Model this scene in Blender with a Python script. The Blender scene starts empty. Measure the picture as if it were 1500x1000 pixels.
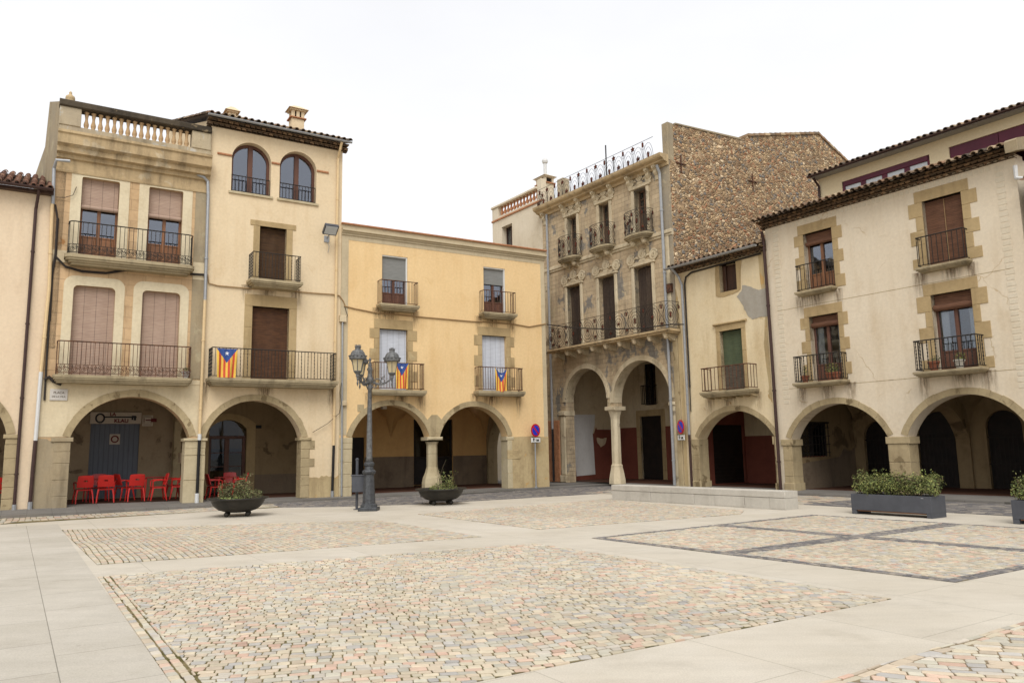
import bpy, math, random
from math import sin, cos, pi, radians, hypot, atan2, floor
from mathutils import Vector, Matrix, geometry, noise as mnoise
random.seed(7)
R_ = random.uniform
scn = bpy.context.scene
col = scn.collection

# ------------------------------------------------------------------ camera (solved from the vanishing points of the photograph)
FPX, PITCH, ROLL, EYE = 1122.2, radians(8.035), radians(-1.05), 1.65
cF = Vector((0, cos(PITCH), sin(PITCH))); cU0 = Vector((0, -sin(PITCH), cos(PITCH))); cR0 = Vector((1, 0, 0))
cR = cR0*cos(ROLL) + cU0*sin(ROLL); cU = cU0*cos(ROLL) - cR0*sin(ROLL)
CAM = Vector((0, 0, EYE))
def ray(x, y): return cR*((x-750)/FPX) - cU*((y-500)/FPX) + cF
def gnd(x, y, z=0.0):
    d = ray(x, y); return CAM + d*((z-EYE)/d.z)
cd = bpy.data.cameras.new('camera'); cam = bpy.data.objects.new('camera', cd); col.objects.link(cam)
cd.sensor_width = 36; cd.lens = FPX/1500*36; cd.clip_start = .1; cd.clip_end = 2000
M = Matrix((cR, cU, -cF)).transposed().to_4x4(); M.translation = CAM; cam.matrix_world = M
scn.camera = cam

# ------------------------------------------------------------------ light
w = bpy.data.worlds.new('World'); scn.world = w; w.use_nodes = True
nt = w.node_tree; nt.nodes.clear()
SUN_EL, SUN_AZ = radians(50), radians(180)      # azimuth clockwise from +Y
sky = nt.nodes.new('ShaderNodeTexSky'); sky.sky_type = 'NISHITA'; sky.sun_disc = False
sky.sun_elevation = SUN_EL; sky.sun_rotation = SUN_AZ; sky.dust_density = 4; sky.air_density = 1.5
hsv = nt.nodes.new('ShaderNodeHueSaturation'); hsv.inputs['Saturation'].default_value = .15
nt.links.new(sky.outputs[0], hsv.inputs['Color'])
mx = nt.nodes.new('ShaderNodeMix'); mx.data_type = 'RGBA'; mx.inputs['Factor'].default_value = .72
nt.links.new(hsv.outputs[0], mx.inputs[6])
tcw = nt.nodes.new('ShaderNodeTexCoord'); mpw = nt.nodes.new('ShaderNodeMapping'); mpw.inputs['Scale'].default_value = (1, 1, 2.6); nt.links.new(tcw.outputs['Generated'], mpw.inputs[0])
nzw = nt.nodes.new('ShaderNodeTexNoise'); nzw.inputs['Scale'].default_value = 1.7; nzw.inputs['Detail'].default_value = 6; nzw.inputs['Roughness'].default_value = .5; nt.links.new(mpw.outputs[0], nzw.inputs['Vector'])
rpw = nt.nodes.new('ShaderNodeValToRGB'); nt.links.new(nzw.outputs['Fac'], rpw.inputs[0])     # even cloud cover
rpw.color_ramp.elements[0].position = .3; rpw.color_ramp.elements[0].color = (.84, .845, .875, 1); rpw.color_ramp.elements[1].position = .7; rpw.color_ramp.elements[1].color = (.97, .972, .99, 1)
scw = nt.nodes.new('ShaderNodeVectorMath'); scw.operation = 'SCALE'; scw.inputs['Scale'].default_value = 8.9; nt.links.new(rpw.outputs[0], scw.inputs[0])
nt.links.new(scw.outputs[0], mx.inputs[7])
bg = nt.nodes.new('ShaderNodeBackground'); bg.inputs['Strength'].default_value = .1
nt.links.new(mx.outputs[2], bg.inputs['Color'])
wo = nt.nodes.new('ShaderNodeOutputWorld'); nt.links.new(bg.outputs[0], wo.inputs[0])
sl = bpy.data.lights.new('sun', 'SUN'); sl.energy = 1.5; sl.angle = radians(38); sl.color = (1, .98, .945)
so = bpy.data.objects.new('sun', sl); col.objects.link(so)
sd = Vector((sin(SUN_AZ)*cos(SUN_EL), cos(SUN_AZ)*cos(SUN_EL), sin(SUN_EL)))
so.rotation_euler = sd.to_track_quat('Z', 'Y').to_euler(); so.location = (20, -30, 40)
vs = scn.view_settings; vs.view_transform = 'Standard'; vs.look = 'None'; vs.gamma = 1; vs.use_curve_mapping = False; vs.exposure = .56
scn.cycles.max_bounces = 9; scn.cycles.diffuse_bounces = 7

# ------------------------------------------------------------------ materials
def lin(r, g, b, k=1.0):
    def f(c):
        c /= 255.0
        return (c/12.92 if c <= .04045 else ((c+.055)/1.055)**2.4)*k
    return (f(r), f(g), f(b), 1)
class NT:
    def __init__(s, name):
        s.m = bpy.data.materials.new(name); s.m.use_nodes = True; s.t = s.m.node_tree; s.t.nodes.clear()
        s.out = s.n('ShaderNodeOutputMaterial'); s.b = s.n('ShaderNodeBsdfPrincipled'); s.l(s.b.outputs[0], s.out.inputs[0])
        s.co = s.n('ShaderNodeTexCoord').outputs['Object']
    def n(s, t, **k):
        x = s.t.nodes.new(t)
        for a, v in k.items(): setattr(x, a, v)
        return x
    def l(s, a, b): s.t.links.new(a, b)
    def put(s, inp, v):
        if hasattr(v, 'node'): s.l(v, inp)
        else: inp.default_value = v
    def map(s, sc=(1, 1, 1), rot=(0, 0, 0), co=None, loc=(0, 0, 0)):
        m = s.n('ShaderNodeMapping'); m.inputs['Location'].default_value = loc; s.l(co or s.co, m.inputs[0]); m.inputs['Scale'].default_value = sc; m.inputs['Rotation'].default_value = rot
        return m.outputs[0]
    def noise(s, scale, detail=4, co=None, rough=.55, dist=0):
        x = s.n('ShaderNodeTexNoise'); s.l(co or s.co, x.inputs['Vector']); x.inputs['Scale'].default_value = scale
        x.inputs['Detail'].default_value = detail; x.inputs['Roughness'].default_value = rough; x.inputs['Distortion'].default_value = dist
        return x.outputs['Fac']
    def rng(s, v, a, b, c=0., d=1.):
        x = s.n('ShaderNodeMapRange'); s.l(v, x.inputs[0])
        for i, q in enumerate((a, b, c, d)): x.inputs[i+1].default_value = q
        return x.outputs[0]
    def mix(s, f, a, b, mode='MIX'):
        x = s.n('ShaderNodeMix', data_type='RGBA', blend_type=mode)
        s.put(x.inputs[0], f); s.put(x.inputs[6], a); s.put(x.inputs[7], b); return x.outputs[2]
    def math(s, op, a, b=0.):
        x = s.n('ShaderNodeMath', operation=op); s.put(x.inputs[0], a); s.put(x.inputs[1], b); return x.outputs[0]
    def vmul(s, c, f):
        return s.mix(1.0, c, s.comb(f), 'MULTIPLY')
    def comb(s, f):
        x = s.n('ShaderNodeCombineColor')
        for i in range(3): s.put(x.inputs[i], f)
        return x.outputs[0]
    def ramp(s, v, stops, interp='LINEAR'):
        x = s.n('ShaderNodeValToRGB'); s.l(v, x.inputs[0]); r = x.color_ramp; r.interpolation = interp
        while len(r.elements) < len(stops): r.elements.new(.5)
        for e, (p, c) in zip(r.elements, stops): e.position = p; e.color = c
        return x.outputs[0]
    def bump(s, h, st=.3, d=.02):
        x = s.n('ShaderNodeBump'); s.l(h, x.inputs['Height']); x.inputs['Strength'].default_value = st; x.inputs['Distance'].default_value = d
        s.l(x.outputs[0], s.b.inputs['Normal'])
    def done(s, c, rough=.9, metal=0, spec=.25):
        s.put(s.b.inputs['Base Color'], c); s.put(s.b.inputs['Roughness'], rough); s.b.inputs['Metallic'].default_value = metal
        s.b.inputs['Specular IOR Level'].default_value = spec
        return s.m
def xz(s, sc=1.0):
    sp = s.n('ShaderNodeSeparateXYZ'); s.l(s.co, sp.inputs[0]); c = s.n('ShaderNodeCombineXYZ')
    s.l(s.math('ADD', sp.outputs[0], sp.outputs[1]), c.inputs[0]); s.l(sp.outputs[2], c.inputs[1])
    return c.outputs[0]
def stucco(name, c1, c2, streak=None, samt=.5, patch=None, pth=.62, psc=.9, bump=.25, brick=None, bw=.5, bh=.25, boff=.5, speck=None, fine=.09, crack=0):
    s = NT(name)
    c = s.mix(s.rng(s.noise(.55, 6, rough=.65), .34, .66), c1, c2)
    if patch:
        for i, (pc, th, sc) in enumerate(patch):
            f = s.rng(s.noise(sc, 9, s.map((1, 1, .8)), .62, .4), th, th+.035)
            c = s.mix(f, c, s.mix(s.rng(s.noise(5+i, 5), .3, .7), pc, tuple(q*.72 for q in pc[:3])+(1,)))
    if streak:
        f = s.math('MULTIPLY', s.rng(s.noise(2.2, 7, s.map((1, 1, .14)), .65), .5, .78), samt)
        c = s.mix(f, c, streak)
        f = s.math('MULTIPLY', s.rng(s.noise(1.1, 8, None, .7), .55, .8), samt)
        c = s.mix(f, c, streak)
    if crack:
        dn = s.n('ShaderNodeTexNoise'); s.l(s.co, dn.inputs['Vector']); dn.inputs['Scale'].default_value = 2.2; dn.inputs['Detail'].default_value = 6
        ad = s.n('ShaderNodeVectorMath', operation='MULTIPLY_ADD'); s.l(dn.outputs['Color'], ad.inputs[0]); ad.inputs[1].default_value = (.5, .5, .5); s.l(s.co, ad.inputs[2])
        ve = s.n('ShaderNodeTexVoronoi', feature='DISTANCE_TO_EDGE'); s.l(ad.outputs[0], ve.inputs['Vector']); ve.inputs['Scale'].default_value = .33
        f = s.math('MULTIPLY', s.rng(ve.outputs['Distance'], .0, .006, 1, 0), s.math('MULTIPLY', s.rng(s.noise(.6, 3), .5, .58), crack)); c = s.mix(f, c, streak or c2)
    if speck:
        f = s.rng(s.noise(26, 3, None, .6), .70, .76); c = s.mix(f, c, speck)
    c = s.vmul(c, s.rng(s.noise(11, 6, None, .7), .25, .75, 1-fine, 1+fine))
    h = s.math('ADD', s.noise(7, 5), s.math('MULTIPLY', s.noise(70, 3), .35))
    if brick:
        br = s.n('ShaderNodeTexBrick'); s.l(xz(s), br.inputs['Vector']); br.offset = boff
        br.inputs['Scale'].default_value = 1; br.inputs['Brick Width'].default_value = bw; br.inputs['Row Height'].default_value = bh
        br.inputs['Mortar Size'].default_value = .012; br.inputs['Mortar Smooth'].default_value = .4
        br.inputs['Color1'].default_value = (1, 1, 1, 1); br.inputs['Color2'].default_value = (.84, .84, .84, 1); br.inputs['Mortar'].default_value = (brick, brick, brick, 1)
        c = s.mix(1.0, c, br.outputs[0], 'MULTIPLY'); h = s.math('SUBTRACT', h, s.math('MULTIPLY', br.outputs['Fac'], 2.0))
    s.bump(h, bump, .02)
    return s.done(c, .92, spec=.15)
def simple(name, c, rough=.6, metal=0, var=.12, sc=6, bump=0, c2=None, spec=.3, zs=1):
    s = NT(name)
    n = s.noise(sc, 5, s.map((1, 1, zs)) if zs != 1 else None)
    k = s.vmul(c if not c2 else s.mix(s.rng(n, .38, .64), c, c2), s.rng(s.noise(sc*3, 4), .25, .75, 1-var, 1+var))
    if bump: s.bump(s.noise(sc*5, 4), bump, .01)
    return s.done(k, rough, metal, spec)
def attr_mat(name, rough=.9, var=.12, sc=14, bump=.3, dirt=None, dth=.6):
    s = NT(name); a = s.n('ShaderNodeAttribute'); a.attribute_name = 'col'
    c = s.vmul(a.outputs['Color'], s.rng(s.noise(sc, 6, None, .7), .25, .75, 1-var, 1+var))
    if dirt: c = s.mix(s.rng(s.noise(1.3, 8, None, .7), dth, dth+.2), c, dirt)
    s.bump(s.noise(sc*3, 4), bump, .01)
    return s.done(c, rough, spec=.2)
def slat_mat(name, c1, c2, pitch=.03, vert=False, lines=None):
    s = NT(name); sp = s.n('ShaderNodeSeparateXYZ'); s.l(s.co, sp.inputs[0])
    v = sp.outputs[0 if vert else 2]
    f = s.math('FRACT', s.math('DIVIDE', v, pitch))
    tri = s.math('ABSOLUTE', s.math('SUBTRACT', f, .5))
    edge = s.rng(tri, .36, .47)
    n = s.noise(3.0, 6, s.map((1.2, 1, 9) if not vert else (9, 1, .8)))
    c = s.mix(s.rng(n, .3, .7), c1, c2)
    c = s.vmul(c, s.rng(edge, 0, 1, 1.0, .72))
    if lines:
        g = s.math('ABSOLUTE', s.math('SUBTRACT', s.math('FRACT', s.math('DIVIDE', sp.outputs[2 if vert else 0], lines)), .5))
        c = s.vmul(c, s.rng(g, .465, .48, 1.0, .62))
    s.bump(s.math('SUBTRACT', s.math('MULTIPLY', n, .3), edge), .5, .01)
    return s.done(c, .75, spec=.2)
def glass_mat(name, tint=(.5, .55, .6), refl=.3):
    s = NT(name); s.t.nodes.remove(s.b)
    tr = s.n('ShaderNodeBsdfTransparent'); tr.inputs[0].default_value = tint+(1,)
    gl = s.n('ShaderNodeBsdfGlossy'); gl.inputs['Roughness'].default_value = .03; gl.inputs[0].default_value = (.85, .9, 1, 1)
    bp = s.n('ShaderNodeBump'); s.l(s.noise(1.6, 2), bp.inputs['Height']); bp.inputs['Strength'].default_value = .05; bp.inputs['Distance'].default_value = .05
    s.l(bp.outputs[0], gl.inputs['Normal'])
    fr = s.n('ShaderNodeFresnel'); fr.inputs[0].default_value = 1.5
    m = s.n('ShaderNodeMixShader'); s.l(s.math('ADD', s.math('MULTIPLY', fr.outputs[0], 1.2), refl), m.inputs[0])
    s.l(tr.outputs[0], m.inputs[1]); s.l(gl.outputs[0], m.inputs[2]); s.l(m.outputs[0], s.out.inputs[0])
    return s.m
def rubble_mat(name):
    s = NT(name)
    d = s.n('ShaderNodeVectorMath', operation='ADD')
    nz = s.n('ShaderNodeTexNoise'); s.l(s.co, nz.inputs['Vector']); nz.inputs['Scale'].default_value = 2.5
    sc = s.n('ShaderNodeVectorMath', operation='SCALE'); s.l(nz.outputs['Color'], sc.inputs[0]); sc.inputs['Scale'].default_value = .2
    s.l(s.co, d.inputs[0]); s.l(sc.outputs[0], d.inputs[1])
    mp = s.map((5.6, 5.6, 8.4), co=d.outputs[0])
    v = s.n('ShaderNodeTexVoronoi'); s.l(mp, v.inputs['Vector']); v.inputs['Scale'].default_value = 1; v.inputs['Randomness'].default_value = 1
    e = s.n('ShaderNodeTexVoronoi', feature='DISTANCE_TO_EDGE'); s.l(mp, e.inputs['Vector']); e.inputs['Scale'].default_value = 1
    mp2 = s.map((3.4, 3.4, 5.0), co=d.outputs[0])
    v2 = s.n('ShaderNodeTexVoronoi'); s.l(mp2, v2.inputs['Vector']); v2.inputs['Scale'].default_value = 1
    e2 = s.n('ShaderNodeTexVoronoi', feature='DISTANCE_TO_EDGE'); s.l(mp2, e2.inputs['Vector']); e2.inputs['Scale'].default_value = 1
    sel = s.rng(s.noise(1.6, 5, None, .7), .58, .60)
    colr = s.mix(sel, v.outputs['Color'], v2.outputs['Color'])
    mf = s.n('ShaderNodeMix'); mf.data_type = 'FLOAT'; s.l(sel, mf.inputs[0]); s.l(e.outputs['Distance'], mf.inputs[2]); s.l(e2.outputs['Distance'], mf.inputs[3]); edist = mf.outputs[0]
    sp = s.n('ShaderNodeSeparateColor'); s.l(colr, sp.inputs[0])
    k = .94
    c = s.ramp(sp.outputs[0], [(0, lin(148, 126, 100, k)), (.14, lin(196, 168, 130, k)), (.3, lin(160, 128, 98, k)), (.44, lin(140, 128, 112, k)), (.56, lin(214, 192, 158, k)), (.7, lin(168, 122, 92, k)), (.82, lin(182, 156, 120, k)), (.93, lin(128, 124, 118, k))], 'CONSTANT')
    c = s.vmul(c, s.rng(sp.outputs[1], 0, 1, .8, 1.14))
    mort = s.mix(s.rng(s.noise(1.2, 6), .35, .65), lin(190, 160, 126, .85), lin(160, 136, 108, .85))
    f = s.rng(edist, .02, .10)
    c = s.mix(f, mort, c)
    sep = s.n('ShaderNodeSeparateXYZ'); s.l(s.co, sep.inputs[0])
    blk = s.rng(s.noise(.45, 7, None, .7), .52, .72, 0, .35)
    c = s.mix(blk, c, lin(96, 82, 66, .8))
    c = s.vmul(c, s.rng(s.noise(14, 5), .25, .75, .86, 1.12))
    h = s.math('ADD', s.rng(edist, 0, .25), s.math('MULTIPLY', s.noise(12, 5), .4))
    s.bump(h, .9, .07)
    return s.done(c, .95, spec=.1)
def slab_mat(name, az, bw, bh, c1, c2, joint=.52, loc=(0, 0, 0), var=.88):
    s = NT(name)
    mp = s.map((1, 1, 1), (0, 0, radians(az)), None, loc)
    br = s.n('ShaderNodeTexBrick'); s.l(mp, br.inputs['Vector']); br.offset = .5
    br.inputs['Scale'].default_value = 1; br.inputs['Brick Width'].default_value = bw; br.inputs['Row Height'].default_value = bh
    br.inputs['Mortar Size'].default_value = .005; br.inputs['Mortar Smooth'].default_value = .3; br.inputs['Bias'].default_value = -.2
    br.inputs['Color1'].default_value = (1, 1, 1, 1); br.inputs['Color2'].default_value = (var, var*.995, var*.98, 1); br.inputs['Mortar'].default_value = (joint, joint, joint*.97, 1)
    c = s.mix(s.rng(s.noise(.5, 7, None, .68), .36, .64), c1, c2)
    c = s.vmul(c, s.rng(s.noise(1.7, 8, s.map((.35, 2.2, 1), (0, 0, radians(az))), .7), .3, .7, .93, 1.06))
    c = s.vmul(c, s.rng(s.noise(70, 3, None, .85), .25, .75, .80, 1.16))
    c = s.mix(s.math('MULTIPLY', s.rng(s.noise(.9, 9, None, .72), .52, .78), .45), c, lin(158, 148, 132, .8))
    vs_ = s.n('ShaderNodeTexVoronoi'); s.l(s.co, vs_.inputs['Vector']); vs_.inputs['Scale'].default_value = 1.1
    c = s.vmul(c, s.math('MAXIMUM', s.rng(vs_.outputs['Distance'], .012, .03, .72, 1.0), s.rng(s.noise(.8, 3), .45, .5)))
    c = s.mix(1.0, c, br.outputs[0], 'MULTIPLY')
    s.bump(s.math('SUBTRACT', s.math('MULTIPLY', s.noise(120, 3), .3), br.outputs['Fac']), .25, .006)
    return s.done(c, .88, spec=.25)

W = .80
MT = dict(
 peach=stucco('peach stucco', lin(235, 214, 184, W), lin(229, 206, 176, W), lin(190, 160, 125, W), .3),
 ochre=stucco('weathered ochre stucco', lin(222, 190, 150, W), lin(210, 176, 134, W), lin(156, 128, 98, W), .65, [(lin(222, 200, 160, W), .60, .8), (lin(196, 140, 84, W), .66, 1.3)], brick=.72, bw=1.1, bh=.36, bump=.4),
 ochreband=stucco('pale painted band', lin(230, 217, 186, W), lin(220, 204, 172, W), lin(176, 154, 120, W), .45),
 oldcream=stucco('stained cream stucco', lin(227, 212, 180, W), lin(215, 197, 163, W), lin(168, 150, 120, W), .5, [(lin(196, 178, 146, W), .64, .7)]),
 greyplinth=stucco('grey cement render', lin(158, 146, 124, W), lin(178, 160, 128, W), lin(112, 98, 78, W), .7, [(lin(196, 182, 150, W), .60, 1.2)], bump=.5),
 parapet=stucco('weathered parapet render', lin(178, 164, 140, W), lin(196, 180, 150, W), lin(92, 82, 66, W), .8, [(lin(206, 200, 186, W), .58, 2.6)], bump=.5),
 cornice=stucco('lichened cornice', lin(206, 182, 142, W), lin(180, 156, 120, W), lin(84, 74, 60, W), .8, [(lin(212, 192, 158, W), .60, 2.0)], bump=.6),
 coping=stucco('blackened coping', lin(92, 82, 68, W), lin(64, 58, 50, W), lin(42, 38, 34, W), .8, [(lin(140, 124, 98, W), .60, 2.2)], bump=.6),
 cream=stucco('cream stucco', lin(236, 215, 180, W), lin(229, 207, 171, W), lin(204, 172, 128, W), .38, crack=.4),
 yellow=stucco('yellow stucco', lin(241, 209, 158, W), lin(234, 201, 150, W), lin(216, 174, 114, W), .42, crack=.5),
 yellowgrey=stucco('grey beige margin', lin(208, 192, 160, W), lin(196, 180, 150, W), lin(150, 134, 108, W), .4),
 yplinth=stucco('stained beige render', lin(205, 184, 142, W), lin(184, 162, 122, W), lin(132, 112, 82, W), .8, [(lin(214, 176, 116, W), .60, 1.4), (lin(226, 212, 184, W), .66, .9)], bump=.6),
 grey4=stucco('weathered block stucco', lin(214, 193, 160, W), lin(194, 171, 138, W), lin(120, 110, 96, W), .7, [(lin(160, 153, 142, W), .55, .8), (lin(224, 204, 166, W), .60, 1.9), (lin(140, 130, 116, W), .66, 2.6)], brick=.74, bw=.46, bh=.2, bump=.6),
 trim4=stucco('aged plaster trim', lin(222, 208, 178, W), lin(202, 184, 152, W), lin(120, 106, 84, W), .7, [(lin(160, 146, 124, W), .60, 1.6)], bump=.5),
 grey4r=stucco('grey patched render', lin(156, 148, 134, W), lin(176, 160, 132, W), lin(98, 92, 82, W), .75, [(lin(214, 196, 160, W), .58, .8)], bump=.6),
 peel=stucco('peeling cream stucco', lin(234, 217, 182, W), lin(225, 204, 164, W), lin(184, 158, 120, W), .5, [(lin(204, 176, 132, W), .66, 1.1)], bump=.5, speck=lin(120, 100, 76, W)),
 cement=stucco('grey cement patch', lin(178, 172, 160, W), lin(164, 156, 142, W), lin(140, 130, 114, W), .5, bump=.4),
 b6=stucco('pale cream stucco', lin(233, 219, 195, .79), lin(228, 212, 186, .79), lin(196, 172, 136, W), .45, crack=.9),
 b6line=stucco('pale sgraffito band', lin(228, 216, 194, W), lin(220, 206, 180, W), lin(200, 184, 156, W), .3),
 white=stucco('white stucco', lin(228, 216, 194, W), lin(216, 202, 176, W), lin(160, 138, 110, W), .4, [(lin(180, 156, 124, W), .70, 1.2)]),
 b8=stucco('smooth cream render', lin(228, 212, 176, W), lin(224, 206, 170, W)),
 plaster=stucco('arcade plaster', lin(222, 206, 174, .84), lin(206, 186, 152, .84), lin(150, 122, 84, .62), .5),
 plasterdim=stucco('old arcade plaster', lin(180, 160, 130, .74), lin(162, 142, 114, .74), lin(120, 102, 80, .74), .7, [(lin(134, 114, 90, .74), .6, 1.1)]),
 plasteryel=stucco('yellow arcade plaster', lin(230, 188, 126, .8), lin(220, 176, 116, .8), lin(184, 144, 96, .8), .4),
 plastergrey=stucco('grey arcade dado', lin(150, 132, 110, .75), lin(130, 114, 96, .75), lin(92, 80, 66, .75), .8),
 red=stucco('dark red dado', lin(146, 84, 68, .75), lin(130, 74, 60, .75), lin(108, 64, 52, .75), .5, [(lin(176, 140, 116, .6), .70, 2.0)]),
 whitepanel=stucco('white wash panel', lin(224, 222, 218, .9), lin(214, 211, 206, .9), lin(186, 182, 176, .9), .5),
 sand=stucco('sandstone', lin(192, 168, 126, W), lin(176, 152, 112, W), lin(122, 104, 72, W), .55, [(lin(204, 182, 140, W), .62, 2.0)], bump=.55),
 sandp=stucco('pale sandstone', lin(190, 172, 136, W), lin(172, 154, 120, W), lin(120, 104, 78, W), .7, [(lin(150, 132, 100, W), .6, 2.0)], bump=.55),
 balus=stucco('tan baluster render', lin(206, 176, 136, W), lin(190, 156, 116, W), lin(140, 108, 78, W), .6, bump=.4),
 limest=stucco('worn limestone', lin(206, 192, 160, W), lin(186, 170, 136, W), lin(140, 122, 92, W), .5, bump=.45),
 slabst=stucco('balcony slab stone', lin(184, 168, 136, W), lin(160, 146, 118, W), lin(90, 80, 64, W), .8, bump=.5),
 rubble=rubble_mat('rubble stone wall'),
 terra=simple('terracotta', lin(196, 140, 100, .75), .85, 0, .2, 5, .3, lin(176, 120, 86, .75)),
 tile=attr_mat('clay roof tile', .9, .22, 9, .4),
 wood=simple('varnished wood', lin(150, 104, 72, .75), .45, 0, .15, 5, .1, lin(122, 84, 58, .75), zs=.2),
 wooddk=simple('dark brown wood', lin(82, 54, 38, .75), .5, 0, .15, 5, .1, lin(60, 40, 30, .75), zs=.2),
 woodred=simple('red brown frame', lin(112, 76, 60, .75), .5, 0, .12, 5, .1, lin(94, 62, 50, .75), zs=.2),
 woodgrey=simple('weathered grey wood', lin(92, 80, 66, .75), .8, 0, .25, 5, .4, lin(116, 84, 60, .75), zs=.15),
 shutterdk=simple('dark weathered shutter', lin(84, 70, 58, .75), .8, 0, .25, 3, .4, lin(64, 52, 44, .75), zs=.15),
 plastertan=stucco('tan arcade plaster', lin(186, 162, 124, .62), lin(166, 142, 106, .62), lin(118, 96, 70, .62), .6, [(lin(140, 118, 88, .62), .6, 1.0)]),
 door=simple('dark old door', lin(46, 36, 30, .7), .6, 0, .25, 3, .3, lin(30, 25, 22, .7)),
 bluedoor=slat_mat('blue grey boards', lin(124, 130, 138, .75), lin(112, 118, 127, .75), .16, True),
 iron=simple('black iron', lin(46, 42, 38), .6, .3, .2, 12),
 ironrust=simple('rusty iron', lin(104, 70, 50), .75, .2, .3, 12, .2, lin(66, 50, 42)),
 rust=simple('rusted leaf iron', lin(92, 44, 26), .85, .1, .3, 14, .2, lin(58, 34, 24)),
 zinc=simple('galvanised pipe', lin(172, 174, 176, .8), .45, .5, .12, 4),
 pvc=simple('white plastic pipe', lin(220, 220, 218, .8), .5, 0, .06, 4),
 brownpipe=simple('brown painted pipe', lin(64, 46, 42), .5, .1, .15, 4),
 creampipe=simple('cream painted pipe', lin(226, 198, 152, .8), .6, 0, .08, 4),
 cable=simple('old black cable', lin(48, 42, 38), .8, 0, .2, 9),
 cablet=simple('painted cable', lin(168, 138, 98, .8), .8, 0, .15, 9),
 blindb=slat_mat('brown wooden blind', lin(108, 74, 50, .75), lin(78, 54, 40, .75), .05),
 blindd=slat_mat('dark wooden blind', lin(96, 70, 46, .75), lin(66, 48, 34, .75), .04),
 blindr=slat_mat('red brown blind', lin(132, 94, 72, .75), lin(102, 72, 56, .75), .05),
 blindp=slat_mat('faded rose blind', lin(194, 168, 148, .78), lin(176, 149, 132, .78), .05, False, .34),
 blindw=slat_mat('white plastic blind', lin(216, 220, 228, .8), lin(204, 208, 218, .8), .055, False, .24),
 blindg=slat_mat('grey roller shutter', lin(150, 150, 146, .75), lin(138, 138, 134, .75), .055),
 blindgreen=slat_mat('green roller blind', lin(98, 108, 80, .7), lin(84, 94, 72, .7), .07),
 blindgrey=slat_mat('grey wooden slats', lin(112, 102, 88, .7), lin(84, 76, 68, .7), .06),
 whitefr=simple('white window frame', lin(226, 226, 222, .8), .5, 0, .05),
 maroon=simple('maroon metal', lin(96, 32, 52, .8), .45, 0, .08, 2, 0, lin(84, 28, 46, .8)),
 curtain=simple('white curtain', lin(232, 234, 236, .85), .9, 0, .06, 8),
 glass=glass_mat('window glass', (.42, .45, .5), .13),
 glasscl=glass_mat('clear window glass', (.8, .82, .82), .05),
 glassdk=glass_mat('shaded door glass', (.3, .32, .32), -.02),
 frost=simple('frosted pane', lin(206, 212, 216, .8), .25, 0, .05, 3),
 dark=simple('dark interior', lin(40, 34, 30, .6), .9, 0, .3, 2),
 lampglass=simple('frosted lantern glass', lin(206, 190, 152, .8), .25, 0, .08, 8),
 lampbase=simple('dark grey cast iron', lin(88, 90, 92, .8), .5, .3, .2, 14, .5, lin(70, 71, 74, .8)),
 lampiron=simple('grey painted cast iron', lin(124, 124, 123, .8), .55, .25, .22, 14, .6, lin(92, 92, 92, .8)),
 bowl=simple('dark iron bowl', lin(70, 66, 60, .75), .5, .45, .12, 3, .15, lin(58, 56, 52, .75)),
 anthra=simple('anthracite steel', lin(92, 94, 100, .75), .55, .15, .07, 3, .05, lin(84, 86, 92, .75)),
 concrete=stucco('bench concrete', lin(206, 200, 188, W), lin(192, 186, 174, W), lin(156, 148, 136, W), .45, bump=.25),
 redpl=simple('red plastic', lin(196, 38, 32, .8), .38, 0, .06, 3, 0, None, .45),
 redtop=simple('red table top', lin(150, 44, 38, .8), .4, 0, .06, 3, 0, None, .4),
 potclay=simple('clay pot', lin(150, 92, 68, .75), .85, 0, .12, 6),
 potblue=simple('blue glazed pot', lin(30, 46, 104, .8), .3, 0, .1, 6),
 soil=simple('dark soil', lin(62, 50, 38), 1, 0, .3, 20, .6),
 signred=simple('sign red', lin(196, 34, 36, .85), .4, 0, .03), signblue=simple('sign blue', lin(36, 62, 200, .85), .4, 0, .03),
 signwhite=simple('sign white', lin(232, 232, 228, .85), .45, 0, .04), black=simple('black paint', lin(26, 24, 24), .5, 0, .1),
 signcream=simple('cream sign board', lin(214, 200, 180, .7), .6, 0, .06), signtext=simple('dark red lettering', lin(112, 34, 32, .8), .6, 0, .05),
 flagy=simple('yellow flag cloth', lin(236, 192, 84, .8), .85, 0, .08), flagr=simple('red flag cloth', lin(206, 84, 58, .8), .85, 0, .08),
 flagb=simple('blue flag cloth', lin(58, 84, 146, .8), .85, 0, .05), flagw=simple('white flag star', lin(238, 238, 240, .85), .85, 0, .03),
 leaf=attr_mat('leaf', .6, .15, 20, .1), twig=simple('twig bark', lin(92, 80, 60, .8), .9, 0, .2, 20),
 marble=simple('grey marble plaque', lin(206, 200, 192, .8), .4, 0, .08, 5),
 engr=simple('engraved letters', lin(128, 118, 108, .8), .7, 0, .05),
 stone=attr_mat('cobble stone', .85, .13, 9, .35, lin(190, 176, 148, .8), .62),
 basalt=attr_mat('basalt sett', .8, .16, 12, .35),
 slab=slab_mat('granite paving', 57, 2.3, 1.6, lin(217, 208, 192, .77), lin(208, 198, 180, .77), .66, (.4, -.2, 0), .95),
 slabgrey=slab_mat('grey granite paving', 57, 1.15, .95, lin(212, 204, 190, .74), lin(198, 190, 175, .74), .5, (.3, -.404, 0), .93),
 kerb=slab_mat('grey pavement stone', 58, 1.1, .62, lin(150, 145, 138, .62), lin(136, 131, 124, .62)),
 brickfl=stucco('red brick floor', lin(118, 80, 62, .55), lin(100, 68, 54, .55), lin(84, 58, 46, .55), .4),
)
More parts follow.
